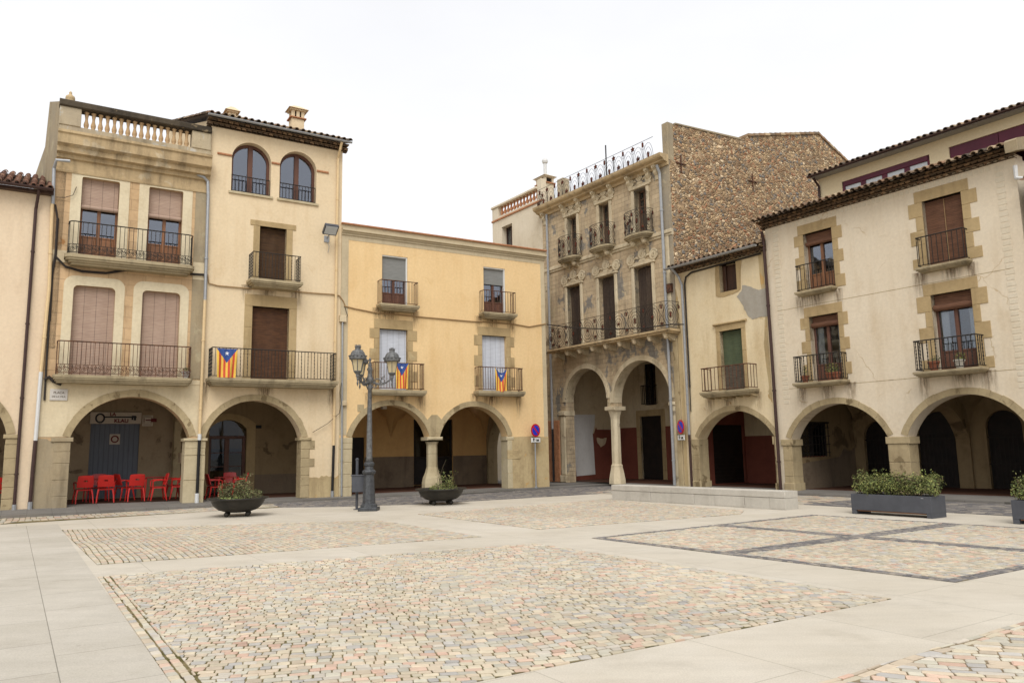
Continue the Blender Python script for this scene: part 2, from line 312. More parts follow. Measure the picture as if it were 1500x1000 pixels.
def ground_joint(name):
    s = NT(name)
    c = s.mix(s.rng(s.noise(2.2, 7, None, .65), .42, .6), lin(160, 144, 108, .62), lin(110, 104, 62, .62))
    c = s.mix(s.rng(s.noise(7, 6), .52, .68), c, lin(92, 80, 58, .62))
    s.bump(s.noise(60, 4), .6, .01)
    return s.done(c, 1, spec=.05)
MT['joint'] = ground_joint('mossy joint earth')
MT['jointsand'] = simple('sandy joint', lin(176, 158, 128, .62), 1, 0, .2, 14, .4, lin(140, 122, 94, .62))
MT['jointdk'] = simple('dark joint', lin(70, 66, 62, .7), 1, 0, .2, 9)

# ------------------------------------------------------------------ mesh helpers
class MB:
    def __init__(s): s.v = []; s.f = []; s.mi = []; s.c = []; s.m = 0; s.k = None
    def add(s, vs, fs):
        o = len(s.v); s.v += [tuple(v) for v in vs]
        for f in fs: s.f.append(tuple(i+o for i in f)); s.mi.append(s.m); s.c.append(s.k)
    def box(s, x0, x1, y0, y1, z0, z1):
        s.add([(x0, y0, z0), (x1, y0, z0), (x1, y1, z0), (x0, y1, z0), (x0, y0, z1), (x1, y0, z1), (x1, y1, z1), (x0, y1, z1)],
              [(0, 3, 2, 1), (4, 5, 6, 7), (0, 1, 5, 4), (1, 2, 6, 5), (2, 3, 7, 6), (3, 0, 4, 7)])
        return s
    def bbox(s, x0, x1, y0, y1, z0, z1, b=.012):
        x0, x1 = min(x0, x1), max(x0, x1); z0, z1 = min(z0, z1), max(z0, z1)
        b = min(b, (x1-x0)/2.2, (z1-z0)/2.2)
        a = [(x0+b, y0, z0+b), (x1-b, y0, z0+b), (x1-b, y0, z1-b), (x0+b, y0, z1-b)]
        q = [(x0, y0+b, z0), (x1, y0+b, z0), (x1, y0+b, z1), (x0, y0+b, z1)]
        e = [(x0, y1, z0), (x1, y1, z0), (x1, y1, z1), (x0, y1, z1)]
        s.add(a+q+e, [(0, 1, 2, 3)]+[(4+i, 4+(i+1) % 4, (i+1) % 4, i) for i in range(4)]+[(8+i, 8+(i+1) % 4, 4+(i+1) % 4, 4+i) for i in range(4)]+[(11, 10, 9, 8)])
        return s
    def prism(s, poly, y0, y1):      # poly in (x,z), extruded along y
        n = len(poly); vs = [(p[0], y0, p[1]) for p in poly]+[(p[0], y1, p[1]) for p in poly]
        s.add(vs, [tuple(range(n)), tuple(range(2*n-1, n-1, -1))]+[(i, i+n, (i+1) % n+n, (i+1) % n) for i in range(n)]); return s
    def prismz(s, poly, z0, z1, sc=1.0, cy=0):     # poly in (x,y), extruded along z
        n = len(poly); vs = [(p[0], p[1], z0) for p in poly]+[(p[0], p[1], z1) for p in poly]
        s.add(vs, [tuple(range(n-1, -1, -1)), tuple(range(n, 2*n))]+[(i, (i+1) % n, (i+1) % n+n, i+n) for i in range(n)]); return s
    def prismx(s, poly, x0, x1):     # poly in (y,z)
        n = len(poly); vs = [(x0, p[0], p[1]) for p in poly]+[(x1, p[0], p[1]) for p in poly]
        s.add(vs, [tuple(range(n-1, -1, -1)), tuple(range(n, 2*n))]+[(i, (i+1) % n, (i+1) % n+n, i+n) for i in range(n)]); return s
    def tube(s, pts, r, n=6, cap=True):
        pts = [Vector(p) for p in pts]; o = len(s.v); rings = []
        rr = r if isinstance(r, (list, tuple)) else [r]*len(pts)
        for i, p in enumerate(pts):
            t = (pts[min(i+1, len(pts)-1)]-pts[max(i-1, 0)])
            t = t.normalized() if t.length > 1e-9 else Vector((0, 0, 1))
            a = t.orthogonal().normalized() if i == 0 else (pa - t*pa.dot(t))
            a = a.normalized() if a.length > 1e-6 else t.orthogonal().normalized()
            pa = a; b = t.cross(a)
            rings.append([p+(a*cos(2*pi*k/n)+b*sin(2*pi*k/n))*rr[i] for k in range(n)])
        vs = [v for q in rings for v in q]; fs = []
        for i in range(len(pts)-1):
            for k in range(n): fs.append((i*n+k, i*n+(k+1) % n, (i+1)*n+(k+1) % n, (i+1)*n+k))
        if cap: fs += [tuple(range(n-1, -1, -1)), tuple(range((len(pts)-1)*n, len(pts)*n))]
        s.add(vs, fs); return s
    def lathe(s, prof, cx=0, cy=0, n=16, cap=True, flute=None):
        vs = []; fs = []
        for (r, z) in prof:
            for k in range(n):
                a = 2*pi*(k+.5)/n; q = r*(flute(k, z) if flute else 1); vs.append((cx+q*cos(a), cy+q*sin(a), z))
        for i in range(len(prof)-1):
            for k in range(n): fs.append((i*n+k, i*n+(k+1) % n, (i+1)*n+(k+1) % n, (i+1)*n+k))
        if cap: fs += [tuple(range(n-1, -1, -1)), tuple(range((len(prof)-1)*n, len(prof)*n))]
        s.add(vs, fs); return s
    def ball(s, c, r, n=8, m=6, sz=1):
        prof = [(r*sin(pi*i/m)+1e-4, c[2]-sz*r*cos(pi*i/m)) for i in range(m+1)]
        return s.lathe(prof, c[0], c[1], n)
    def ring(s, c, R, r, ax='y', n=20, k=5, sx=1, sz=1):
        pts = []
        for i in range(n+1):
            a = 2*pi*i/n
            u, v = R*cos(a)*sx, R*sin(a)*sz
            pts.append((c[0]+u, c[1], c[2]+v) if ax == 'y' else ((c[0], c[1]+u, c[2]+v) if ax == 'x' else (c[0]+u, c[1]+v, c[2])))
        return s.tube(pts, r, k, False)
    def build(s, name, mats, parent=None, smooth=False, loc=None, rz=None):
        me = bpy.data.meshes.new(name); me.from_pydata(s.v, [], s.f)
        mats = mats if isinstance(mats, (list, tuple)) else [mats]
        for m in mats: me.materials.append(MT[m] if isinstance(m, str) else m)
        if len(mats) > 1: me.polygons.foreach_set('material_index', s.mi)
        if smooth: me.polygons.foreach_set('use_smooth', [True]*len(s.f))
        if any(k is not None for k in s.c):
            at = me.attributes.new('col', 'FLOAT_COLOR', 'FACE'); buf = []
            for k in s.c: buf += list(k if k else (.5, .5, .5, 1))
            at.data.foreach_set('color', buf)
        me.update(); me.validate()
        o = bpy.data.objects.new(name, me); col.objects.link(o)
        if parent: o.parent = parent
        if loc is not None: o.location = loc
        if rz is not None: o.rotation_euler = (0, 0, rz)
        return o
def tag(o, label=None, cat=None, group=None, kind=None):
    if label: o['label'] = label
    if cat: o['category'] = cat
    if group: o['group'] = group
    if kind: o['kind'] = kind
    return o
def thing(name, label, cat, loc=(0, 0, 0), rz=0, group=None):
    o = bpy.data.objects.new(name, None); o.empty_display_size = .3; col.objects.link(o)
    o.location = loc; o.rotation_euler = (0, 0, rz); return tag(o, label, cat, group)
def copy_tree(o, parent=None):
    c = o.copy(); col.objects.link(c); c.parent = parent
    for ch in list(o.children): copy_tree(ch, c)
    return c
def arc(x0, x1, zs, zc, n=24):
    hw = (x1-x0)/2; xm = (x0+x1)/2; rise = zc-zs
    if rise <= hw: R = (hw*hw+rise*rise)/(2*rise); cz = zc-R; a = math.asin(min(1, hw/R)); pre = []
    else: R = hw; cz = zc-hw; a = pi/2; pre = [(x0, zs)]
    p = [(xm-R*sin(a-2*a*i/n), cz+R*cos(a-2*a*i/n)) for i in range(n+1)]
    return pre+p+([(x1, zs)] if pre else [])
def inside(p, loop):
    c = False; j = len(loop)-1
    for i in range(len(loop)):
        a, b = loop[i], loop[j]
        if (a[1] > p[1]) != (b[1] > p[1]) and p[0] < (b[0]-a[0])*(p[1]-a[1])/(b[1]-a[1])+a[0]: c = not c
        j = i
    return c
def pierced(mb, outer, holes, y0, y1):
    loops = [outer]+list(holes); vs = []; ed = []
    for lp in loops:
        o = len(vs); vs += [Vector(p) for p in lp]; ed += [(o+i, o+(i+1) % len(lp)) for i in range(len(lp))]
    rv, _, rf = geometry.delaunay_2d_cdt(vs, ed, [], 0, 1e-6)[:3]
    tri = []
    for f in rf:
        c = sum((rv[i] for i in f), Vector((0, 0)))/len(f)
        if sum(inside(c, lp) for lp in loops) % 2 == 1 and inside(c, outer): tri.append(tuple(f))
    n = len(rv)
    mb.add([(v.x, y0, v.y) for v in rv]+[(v.x, y1, v.y) for v in rv], tri+[tuple(i+n for i in reversed(f)) for f in tri])
    for lp in loops:
        m = len(lp); mb.add([(p[0], y0, p[1]) for p in lp]+[(p[0], y1, p[1]) for p in lp], [(i, i+m, (i+1) % m+m, (i+1) % m) for i in range(m)])
    return mb
def rect(x0, x1, z0, z1): return [(x0, z0), (x1, z0), (x1, z1), (x0, z1)]
def rrect(x0, x1, z0, z1, r, n=4):      # rounded upper corners
    return [(x0, z0), (x1, z0)]+[(x1-r+r*cos(pi/2*i/n), z1-r+r*sin(pi/2*i/n)) for i in range(n+1)]+[(x0+r-r*sin(pi/2*i/n), z1-r+r*cos(pi/2*i/n)) for i in range(n+1)]
def voussoirs(mb, x0, x1, zs, zc, th, y0, y1, n=15, lift=0):
    inn = arc(x0, x1, zs, zc, n*2); xm = (x0+x1)/2
    if len(inn) > n*2+1: inn = inn[1:-1]
    hw = (x1-x0)/2; rise = min(zc-zs, hw); R = (hw*hw+rise*rise)/(2*rise); cz = zc-R
    for i in range(n):
        a = inn[2*i:2*i+3]; t = th*R_(.94, 1.06); out = []
        for p in a:
            d = Vector((p[0]-xm, p[1]-cz)).normalized(); out.append((p[0]+d.x*t, p[1]+d.y*t))
        cx = sum(p[0] for p in a+out)/6; czz = sum(p[1] for p in a+out)/6; g = .985
        poly = [(cx+(p[0]-cx)*g, czz+(p[1]-czz)*g) for p in a+out[::-1]]
        mb.prism(poly, y0-R_(0, .012), y1)
    return mb

# ------------------------------------------------------------------ water stains run down from sills and balcony ends
def stain_mat():
    s = NT('water stain'); g = s.n('ShaderNodeTexCoord').outputs['Generated']; sp = s.n('ShaderNodeSeparateXYZ'); s.l(g, sp.inputs[0])
    ex = s.rng(s.math('ABSOLUTE', s.math('SUBTRACT', sp.outputs[0], .5)), .12, .5, 1, 0); ez = s.math('POWER', sp.outputs[2], 1.4)
    a = s.math('MULTIPLY', s.math('MULTIPLY', ex, ez), s.rng(s.noise(5, 6, s.map((3, 1, .35)), .6), .36, .68, 0, .62))
    tr = s.n('ShaderNodeBsdfTransparent'); m = s.n('ShaderNodeMixShader'); s.l(a, m.inputs[0]); s.l(tr.outputs[0], m.inputs[1]); s.l(s.b.outputs[0], m.inputs[2]); s.l(m.outputs[0], s.out.inputs[0])
    s.b.inputs['Base Color'].default_value = lin(132, 106, 76, .7); s.b.inputs['Roughness'].default_value = .95; return s.m
MT['stain'] = stain_mat()
def stain(root, x, z, w_, h):
    m = MB(); m.box(x-w_/2, x+w_/2, -.006, -.0055, z-h, z); m.build('water_stain', 'stain', root)
# ------------------------------------------------------------------ facades
class Fac:
    def __init__(s, o, az):
        s.az = az; a = radians(az); s.o = Vector((o[0], o[1], 0)); s.d = Vector((sin(a), cos(a), 0)); s.n = Vector((s.d.y, -s.d.x, 0)); s.rz = atan2(s.d.y, s.d.x)
    def p(s, x, y, dep=0.):
        d = ray(x, y); P = s.o - s.n*dep; t = ((P-CAM).dot(s.n))/d.dot(s.n); Q = CAM+d*t; return ((Q-s.o).dot(s.d), Q.z)
    def w(s, u, dep, z): q = s.o+s.d*u-s.n*dep; return Vector((q.x, q.y, z))
    def shift(s, u): return Fac(s.o+s.d*u, s.az)
    def side(s, x, y, u=0, splay=0.):   # pixel on the plane x=u running into the building -> (depth, z)
        dr = (-s.n + s.d*splay).normalized(); nn = Vector((dr.y, -dr.x, 0)); o = s.o+s.d*u; d = ray(x, y); t = (o-CAM).dot(nn)/d.dot(nn); Q = CAM+d*t
        return ((Q-o).dot(dr), Q.z)
gp = gnd(390, 731.5, .1)
FL = Fac(gp, 58.0)
uB0 = FL.p(78, 300)[0]; uB1 = FL.p(305, 310)[0]; uB2 = FL.p(501, 300)[0]
FA = FL.shift(uB0-7); FB = FL.shift(uB0); FC = FL.shift(uB1); FD = Fac(FL.o+FL.d*uB2, 59.4)
gr = gnd(1150, 718, .1)
FR = Fac(gr, 144.7)
u45 = FR.p(985, 335)[0]; u56 = FR.p(1122, 362)[0]; u6r = FR.p(1487, 236)[0]
F4 = FR.shift(u45); F5 = FR.shift(u45); F6 = FR.shift(u56); F10 = FR.shift(u6r)
u7r = FR.p(793, 268)[0]; F7 = FR.shift(u7r)
WA, WB, WC = 7.0, uB1-uB0, uB2-uB1
WD = FD.p(799.5, 500)[0]
W5 = u56-u45; W6 = u6r-u56
# ------------------------------------------------------------------ building kit (all in facade space: x along, y into the house, z up)
T = .5
def building(name, fac, label):
    return thing(name, label, 'building', (fac.o.x, fac.o.y, 0), fac.rz)
def shell(root, w, z0, z1, depth, mat, roofz=None, name='side_wall', zb0=0):
    m = MB(); e = .004
    m.box(e, .3, T, depth, z0, z1); m.box(w-.3, w-e, T, depth, z0, z1); m.box(e, w-e, depth, depth+.3, zb0, z1)
    m.build(name, mat, root)
    m = MB(); m.box(.3, w-.3, T, depth, (roofz or z1)-.2, (roofz or z1)-.02); m.build('roof_slab', 'cement', root)
def xarch(root, x0, x1, y0, y1, zs, zk, zt, mat, name, leg=.3, full=True):
    m = MB(); a = arc(y0+leg, y1-leg, zs, zk, 16)
    pierced(m, [(y0, 0), (y0+leg, 0)]+a+[(y1-leg, 0), (y1, 0), (y1, zt), (y0, zt)], [], 0, x1-x0)
    m.v = [(x0+v[1], v[0], v[2]) for v in m.v]; return m.build(name, mat, root)
def endwall(root, x, y0, y1, z0, z1, mat, holes=(), t=.2, name='end_wall', out=0):
    m = MB(); pierced(m, rect(y0, y1, z0, z1), holes, 0, t); m.v = [(x+v[1]-(t if not out else 0), v[0], v[2]) for v in m.v]; return m.build(name, mat, root)
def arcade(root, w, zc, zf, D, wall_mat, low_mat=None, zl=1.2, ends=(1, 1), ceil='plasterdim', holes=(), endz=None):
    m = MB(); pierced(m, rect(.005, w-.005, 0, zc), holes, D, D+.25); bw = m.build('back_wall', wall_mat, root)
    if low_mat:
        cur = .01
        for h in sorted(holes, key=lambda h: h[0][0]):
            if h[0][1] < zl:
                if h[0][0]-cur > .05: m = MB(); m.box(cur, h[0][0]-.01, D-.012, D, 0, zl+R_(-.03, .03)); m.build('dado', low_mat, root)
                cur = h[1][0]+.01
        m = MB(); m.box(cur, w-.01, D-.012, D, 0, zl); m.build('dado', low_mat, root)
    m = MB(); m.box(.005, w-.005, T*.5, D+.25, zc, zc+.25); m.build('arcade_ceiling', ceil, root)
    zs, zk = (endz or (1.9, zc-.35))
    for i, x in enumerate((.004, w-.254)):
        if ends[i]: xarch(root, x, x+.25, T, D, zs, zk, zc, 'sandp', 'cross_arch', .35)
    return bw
def glazed(root, name, x0, x1, z0, z1, y=.2, fm='wood', panel=.3, blind=None, roll=0, curtain=False, glass='glass', leaves=2, stile=.07, mull=0):
    """a french window: frame > glass, blind, curtain"""
    m = MB(); s = stile; bz = z0+.03
    m.bbox(x0, x0+s, y, y+.08, bz, z1); m.bbox(x1-s, x1, y, y+.08, bz, z1); m.bbox(x0+s, x1-s, y, y+.08, z1-s, z1)
    xm = (x0+x1)/2
    if leaves == 2: m.bbox(xm-s*.75, xm+s*.75, y-.012, y+.08, bz, z1-s)
    zp = bz+(z1-z0)*panel
    if panel:
        for a, b in ((x0+s, xm-s*.75), (xm+s*.75, x1-s)) if leaves == 2 else ((x0+s, x1-s),):
            m.bbox(a, b, y+.02, y+.07, bz, zp); m.bbox(a+.05, b-.05, y+.005, y+.02, bz+.08, zp-.1, .02); m.bbox(a, b, y+.004, y+.06, zp-.06, zp)
    for i in range(mull):
        zz = zp+(z1-s-zp)*(i+1)/(mull+1); m.box(x0+s, x1-s, y+.02, y+.06, zz-.015, zz+.015)
    f = m.build(name, fm, root)
    g = MB(); g.box(x0+s, x1-s, y+.045, y+.055, zp, z1-s); g.build('glass', glass, f)
    if curtain:
        c = MB(); n = 26
        for a, b in ((x0+s, x0+s+(x1-x0)*.2), (x1-s-(x1-x0)*.17, x1-s)):
            pts = [(a+(b-a)*i/n, y+.14+.025*sin(i*1.5+a*9)) for i in range(n+1)]
            c.add([(p[0]+(.03 if a < xm else -.02)*0, p[1], zp-.02) for p in pts]+[(p[0], p[1], z1-s) for p in pts], [(i, i+1, n+2+i, n+1+i) for i in range(n)])
        c.build('curtain', 'curtain', f, True)
    if blind:
        frac, bm = blind; b = MB(); zb = z1-(z1-z0)*frac
        b.box(x0+.015, x1-.015, y-.05, y-.035, zb, z1)
        if roll: b.tube([(x0+.01, y-.07, zb), (x1-.01, y-.07, zb)], roll, 12)
        b.build('blind', bm, f)
    return f
def blind_only(root, name, x0, x1, z0, z1, y, bm, cords=0):
    m = MB(); n = 14
    m.add([(x0+(x1-x0)*i/n, y+.012*sin(i*1.1+x0), z) for z in (z0+.03, z1) for i in range(n+1)], [(i, i+1, n+2+i, n+1+i) for i in range(n)])
    o = m.build(name, bm, root, True)
    if cords:
        c = MB()
        for i in range(cords): xx = x0+(x1-x0)*(i+.5)/cords; c.box(xx-.008, xx+.008, y-.03, y-.022, z0+.05, z1-.02)
        c.build('blind_cord', 'cablet', o)
    m = MB(); m.box(x0, x1, y+.05, y+.12, z0+.02, z1); m.build('shutter_board', 'wooddk', o)
    return o
def path_pts(path, step):
    L = [0]
    for a, b in zip(path, path[1:]): L.append(L[-1]+hypot(b[0]-a[0], b[1]-a[1]))
    n = max(2, round(L[-1]/step)); out = []
    for i in range(n+1):
        t = L[-1]*i/n; k = max(j for j in range(len(path)-1) if L[j] <= t+1e-9); q = (t-L[k])/max(1e-9, L[k+1]-L[k])
        out.append((path[k][0]+(path[k+1][0]-path[k][0])*q, path[k][1]+(path[k+1][1]-path[k][1])*q))
    return out, L[-1]
def rail(root, path, z0, z1, step=.115, mat='iron', style='plain', r=.012, low=.06, posts=()):
    m = MB(); P, Ln = path_pts(path, step)
    fine, _ = path_pts(path, .05) if len(path) > 4 else (path, 0)
    m.tube([(p[0], p[1], z1) for p in fine], r*1.7, 5); m.tube([(p[0], p[1], z0+low) for p in fine], r*1.2, 4)
    zb = z0+low
    if style == 'scroll': zb = z0+low+.26; m.tube([(p[0], p[1], zb) for p in fine], r, 4)
    for i, p in enumerate(P):
        if style == 'twist' and i % 2 or style == 'twistall':
            k = 16; m.tube([(p[0], p[1], zb+(z1-zb)*j/k) for j in range(k+1)], [r*(1.75 if j % 2 else .8) for j in range(k+1)], 4, False)
        else: m.tube([(p[0], p[1], zb), (p[0], p[1], z1)], r, 4, False)
    if style == 'scroll':
        Q, _ = path_pts(path, .21)
        for a, b in zip(Q, Q[1:]):
            c = ((a[0]+b[0])/2, (a[1]+b[1])/2); ax = 'y' if abs(b[0]-a[0]) > abs(b[1]-a[1]) else 'x'
            for rr, dx, dz in ((.075, -.04, .08), (.035, -.04, .08), (.075, .05, .17), (.035, .05, .17)):
                m.ring((c[0]+(dx if ax == 'y' else 0), c[1]+(dx if ax == 'x' else 0), z0+low+dz+.02), rr, r*.8, ax, 10, 4)
            m.tube([(a[0], a[1], z0), (a[0], a[1], zb)], r, 4, False)
    for p in posts: m.tube([(p[0], p[1], z0), (p[0], p[1], z1)], r*1.6, 5)
    return m.build('railing', mat, root)
def rpath(x0, x1, D, rad=.0, y=0):
    if not rad: return [(x0, y), (x0, -D), (x1, -D), (x1, y)]
    a = [(x0+rad-rad*cos(pi/2*i/5), -D+rad-rad*sin(pi/2*i/5)) for i in range(6)]
    b = [(x1-rad+rad*sin(pi/2*i/5), -D+rad-rad*cos(pi/2*i/5)) for i in range(6)]
    return [(x0, y)]+a+b+[(x1, y)]
def balcony(root, x0, x1, D, zt, th, zr, mat='slabst', rad=0, over=.05, taper=.1, rmat='iron', style='plain', step=.115, lip=.35, low=.06, inset=.03, r=.0115):
    """slab (moulded underside) > railing"""
    m = MB(); P = rpath(x0-over, x1+over, D+over, rad and rad+over)
    m.prismz(P[::-1] if False else P, zt-th*lip, zt)
    k = 3
    for i in range(k):
        f0 = taper*(i+.5)/k
        Q = rpath(x0-over+f0, x1+over-f0, D+over-f0, rad and max(.05, rad+over-f0*.5))
        m.prismz(Q, zt-th*(lip+(1-lip)*(i+1)/k), zt-th*(lip+(1-lip)*i/k)+.002*0)
    b = m.build('balcony', mat, root)
    if not rad:
        for xx in (x0-.02, x1+.02): stain(root, xx+R_(-.05, .05), zt-th*.5, R_(.3, .55), R_(.7, 1.3))
        stain(root, (x0+x1)/2+R_(-.3, .3), zt-th, R_(.6, 1.0), R_(.4, .8))
    rail(b, rpath(x0+inset, x1-inset, D-inset, rad), zt, zr, step, rmat, style, r, low)
    return b
def tiles(root, x0, x1, y0, z0, pitch, length, name='tile_roof', rows=None, tp=None):
    m = MB(); pr = .225; n = max(1, round((x1-x0)/pr)); pr = (x1-x0)/n; tl = .42; ny = rows or int(length/.34); cp, sp_ = cos(pitch), sin(pitch)
    def half(xc, s0, ln, r0, r1, up, base):
        k = 5; vs = []
        for s, r in ((s0, r0), (s0+ln, r1)):
            for i in range(k+1):
                a = pi*i/k; dx = r*cos(a); h = base+(r*sin(a) if up else -r*.7*sin(a))
                vs.append((xc+dx, y0+s*cp-h*sp_, z0+s*sp_+h*cp))
        fs = [(i, i+1, k+2+i, k+1+i) for i in range(k)]
        if up:
            for i in range(k+1):
                a = pi*i/k; r = r0-.02; h = base+r*sin(a); vs.append((xc+r*cos(a), y0+s0*cp-h*sp_, z0+s0*sp_+h*cp))
            o = 2*(k+1); fs += [(i, i+1, o+i+1, o+i) for i in range(k)]
        m.add(vs, fs)
    m.k = lin(92, 76, 62, .7)
    m.add([(x0, y0+.05, z0-.045), (x1, y0+.05, z0-.045), (x1, y0+length*cp, z0+length*sp_-.045), (x0, y0+length*cp, z0+length*sp_-.045)], [(0, 1, 2, 3)])
    pal = tp or [(164, 136, 108), (150, 122, 98), (180, 154, 124), (124, 106, 88), (190, 168, 138), (138, 118, 100), (108, 96, 82), (158, 126, 100)]
    for j in range(ny):
        for i in range(n):
            m.k = (lambda c, f: lin(*[q*f for q in c], .72))(random.choice(pal), R_(.85, 1.1)); half(x0+pr*(i+.5)+R_(-.012, .012), j*.34+R_(-.03, .03)-(.06 if j == 0 else 0), tl, .088, .072, True, .02+R_(0, .012)+(.0))
            if j == 0 or j < 3:
                m.k = (lambda c, f: lin(*[q*f for q in c], .72))(random.choice(pal), R_(.75, 1.)); half(x0+pr*i+R_(-.01, .01), j*.34+R_(-.03, .02), tl, .085, .08, False, .035)
    return m.build(name, 'tile', root)
def eave(root, x0, x1, z, out=.32, courses=2, hc=.06, sl=.03, name='eave'):
    """corbelled tile eave: stepped courses of half-round tile ends under the gutter"""
    m = MB()
    for c in range(courses):
        yo = -out*(c+1)/(courses+.6); zz = z+c*(hc+sl)
        m.k = lin(150, 124, 96, .62); m.box(x0, x1, yo, .15, zz+hc, zz+hc+sl)
        n = round((x1-x0)/.19)
        for i in range(n):
            xc = x0+(i+.5+.5*(c % 2))*(x1-x0)/n
            if xc+.08 > x1: continue
            m.k = lin(*random.choice([(150, 118, 90), (124, 100, 78), (168, 136, 104), (104, 86, 68)]), .6)
            vs = []; k = 5
            for y in (yo-.02, .1):
                for i2 in range(k+1): a = pi*i2/k; vs.append((xc+.082*cos(a), y, zz+.003+hc*.95*sin(a)))
            m.add(vs, [(i2, i2+1, k+2+i2, k+1+i2) for i2 in range(k)]+[tuple(range(k, -1, -1))])
    m.k = lin(120, 100, 80, .6); m.box(x0, x1, -.02, .15, z-.02, z+.005)
    return m.build(name, 'tile', root)
def gutter(root, x0, x1, y, z, mat, r=.07):
    m = MB(); k = 6; vs = []
    for x in (x0, x1):
        for i in range(k+1): a = pi+pi*i/k; vs.append((x, y+r*cos(a), z+r*sin(a)))
    m.add(vs, [(i, i+1, k+2+i, k+1+i) for i in range(k)]+[tuple(range(k+1)), tuple(range(2*k+1, k, -1))])
    return m.build('gutter', mat, root)
def pipe(root, pts, mat, r=.045, name='drainpipe', clips=True):
    m = MB(); m.tube(pts, r, 8)
    if clips:
        for a, b in zip(pts, pts[1:]):
            d = Vector(b)-Vector(a); n = int(d.length/2.2)
            for i in range(n):
                c = Vector(a)+d*(i+.6)/n; u = d.normalized()*.025; m.tube([c-u, c+u], r*1.3, 8)
    return m.build(name, mat, root)
def pier_blocks(mb, x0, x1, y0, y1, z0, z1, hs=(.32, .5), jit=.012):
    z = z0
    while z < z1-.05:
        h = min(R_(*hs), z1-z); h = z1-z if z1-z-h < .18 else h
        mb.bbox(x0-R_(0, jit), x1+R_(0, jit), y0-R_(0, jit), y1, z+.004, z+h-.004, .012); z += h
def surround(root, x0, x1, z0, z1, side=.2, top=.25, mat='sand', quoin=None, proud=.03, y1=.2, name='stone_surround', lintel_over=.0, sill=None):
    """stone jambs and lintel round an opening; quoin=(short,long,block height) makes toothed jambs"""
    m = MB()
    m.bbox(x0-side-lintel_over, x1+side+lintel_over, -proud-.004, y1, z1, z1+top, .01)
    z = z0; i = 0
    for sgn, xe in ((-1, x0), (1, x1)):
        z = z1; i = 0 if sgn < 0 else 0
        while z > z0+.02:
            h = R_(.36, .42) if quoin else R_(.7, 1.0)
            if quoin: h = quoin[2]*R_(.94, 1.06)
            h = min(h, z-z0); ln = side if not quoin else (quoin[1] if i % 2 == 0 else quoin[0])
            a, b = (xe-ln, xe) if sgn < 0 else (xe, xe+ln)
            m.bbox(a, b, -proud-R_(0, .004), y1, z-h+.003, z-.003, .008); z -= h; i += 1
    if sill: m.bbox(x0-side, x1+side, -proud-sill, y1, z0-.12, z0, .01)
    return m.build(name, mat, root)

# ================================================================== house at the far left
b = building('house', FA, 'pale peach house at the far left edge with a brown drainpipe and red tile roof')
p = FA.p
zA = p(40, 283)[1]; xr = WA-.004
ax1 = p(9, 640)[0]; ax0 = ax1-3.4; zs = p(9, 636)[1]; zk = zs+1.42
m = MB(); pierced(m, [(.004, 0), (ax0, 0)]+arc(ax0, ax1, zs, zk)+[(ax1, 0), (xr, 0), (xr, zA), (.004, zA)], [rect(1.6, 2.7, 4.2, 6.5)], 0, T); m.build('wall', 'peach', b)
glazed(b, 'window', 1.6, 2.7, 4.2, 6.5, .25, 'wooddk', .3)
m = MB(); voussoirs(m, ax0, ax1, zs, zk, .24, -.02, T, 15); m.build('arch_stone', 'sandp', b)
m = MB(); pier_blocks(m, ax1-.01, p(25, 660)[0], -.025, T+.01, .05, zs-.12); m.bbox(ax1-.07, p(25, 660)[0]+.03, -.07, T+.03, zs-.12, zs+.0); m.build('pier', 'sandp', b)
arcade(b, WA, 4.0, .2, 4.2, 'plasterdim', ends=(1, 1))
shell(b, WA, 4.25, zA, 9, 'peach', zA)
tiles(b, -.1, xr, -.32, zA+.16, radians(22), 4.0, tp=[(146, 108, 88), (132, 96, 80), (160, 122, 100), (118, 88, 74), (170, 134, 110)])
m = MB(); m.box(0, xr, -.22, .3, zA, zA+.1); m.build('eave', 'wooddk', b)
gutter(b, -.1, xr, -.40, zA+.13, 'brownpipe', .08)
x1, z1 = p(53, 300); x2, z2 = p(20.8, 741)
pipe(b, [(x1+.05, -.36, zA+.06), (x1+.03, -.2, zA-.2), (x1, -.07, zA-.5), (x2, -.07, .3)], 'brownpipe')
m = MB(); m.tube([(x2, -.07, .05), (x2, -.07, .32)], .06, 8); m.build('pipe_foot', 'zinc', b)

# ================================================================== ochre house with the roof balustrade
b = building('house', FB, 'weathered ochre house with a stone roof balustrade over the arch with the red chairs')
p = FB.p; w = WB-.004; ROOT_B = b
zc0 = p(104, 235)[1]; zpk = p(200, 214)[1]; ztop = p(85, 149)[1]; zwall = zc0
L1 = p(102.7, 640); Rr1 = p(277, 640); ck = p(192, 581)[1]; a0, a1 = L1[0], Rr1[0]; zs = 2.27
dU = []
for (tl, br) in (((121, 259), (170, 374)), ((219, 273.6), (264, 391))):
    x0, z1 = p(*tl); x1, z0 = p(*br); dU.append([x0, x1, z0, z1])
zb2 = p(96, 369.6, -.55)[1]; zb1 = p(75.4, 547.6, -.5)[1]
dL = []
for (tl, br) in (((108, 417), (162.5, 547)), ((209, 425), (259, 552))):
    x0, z1 = p(*tl); x1, z0 = p(*br); dL.append([x0, x1, z0, z1])
for d in dU: d[2] = zb2+.02; d[3] = (dU[0][3]+dU[1][3])/2 if d is dU[1] else d[3]
for d in dL: d[2] = zb1+.02
holes = [rrect(*d, .05) for d in dU]+[rrect(*d, .14) for d in dL]
m = MB(); pierced(m, [(.004, 0), (a0, 0)]+arc(a0, a1, zs, ck)+[(a1, 0), (w, 0), (w, zwall+1.0), (.004, zwall+1.0)], holes, 0, T); m.build('wall', 'ochre', b)
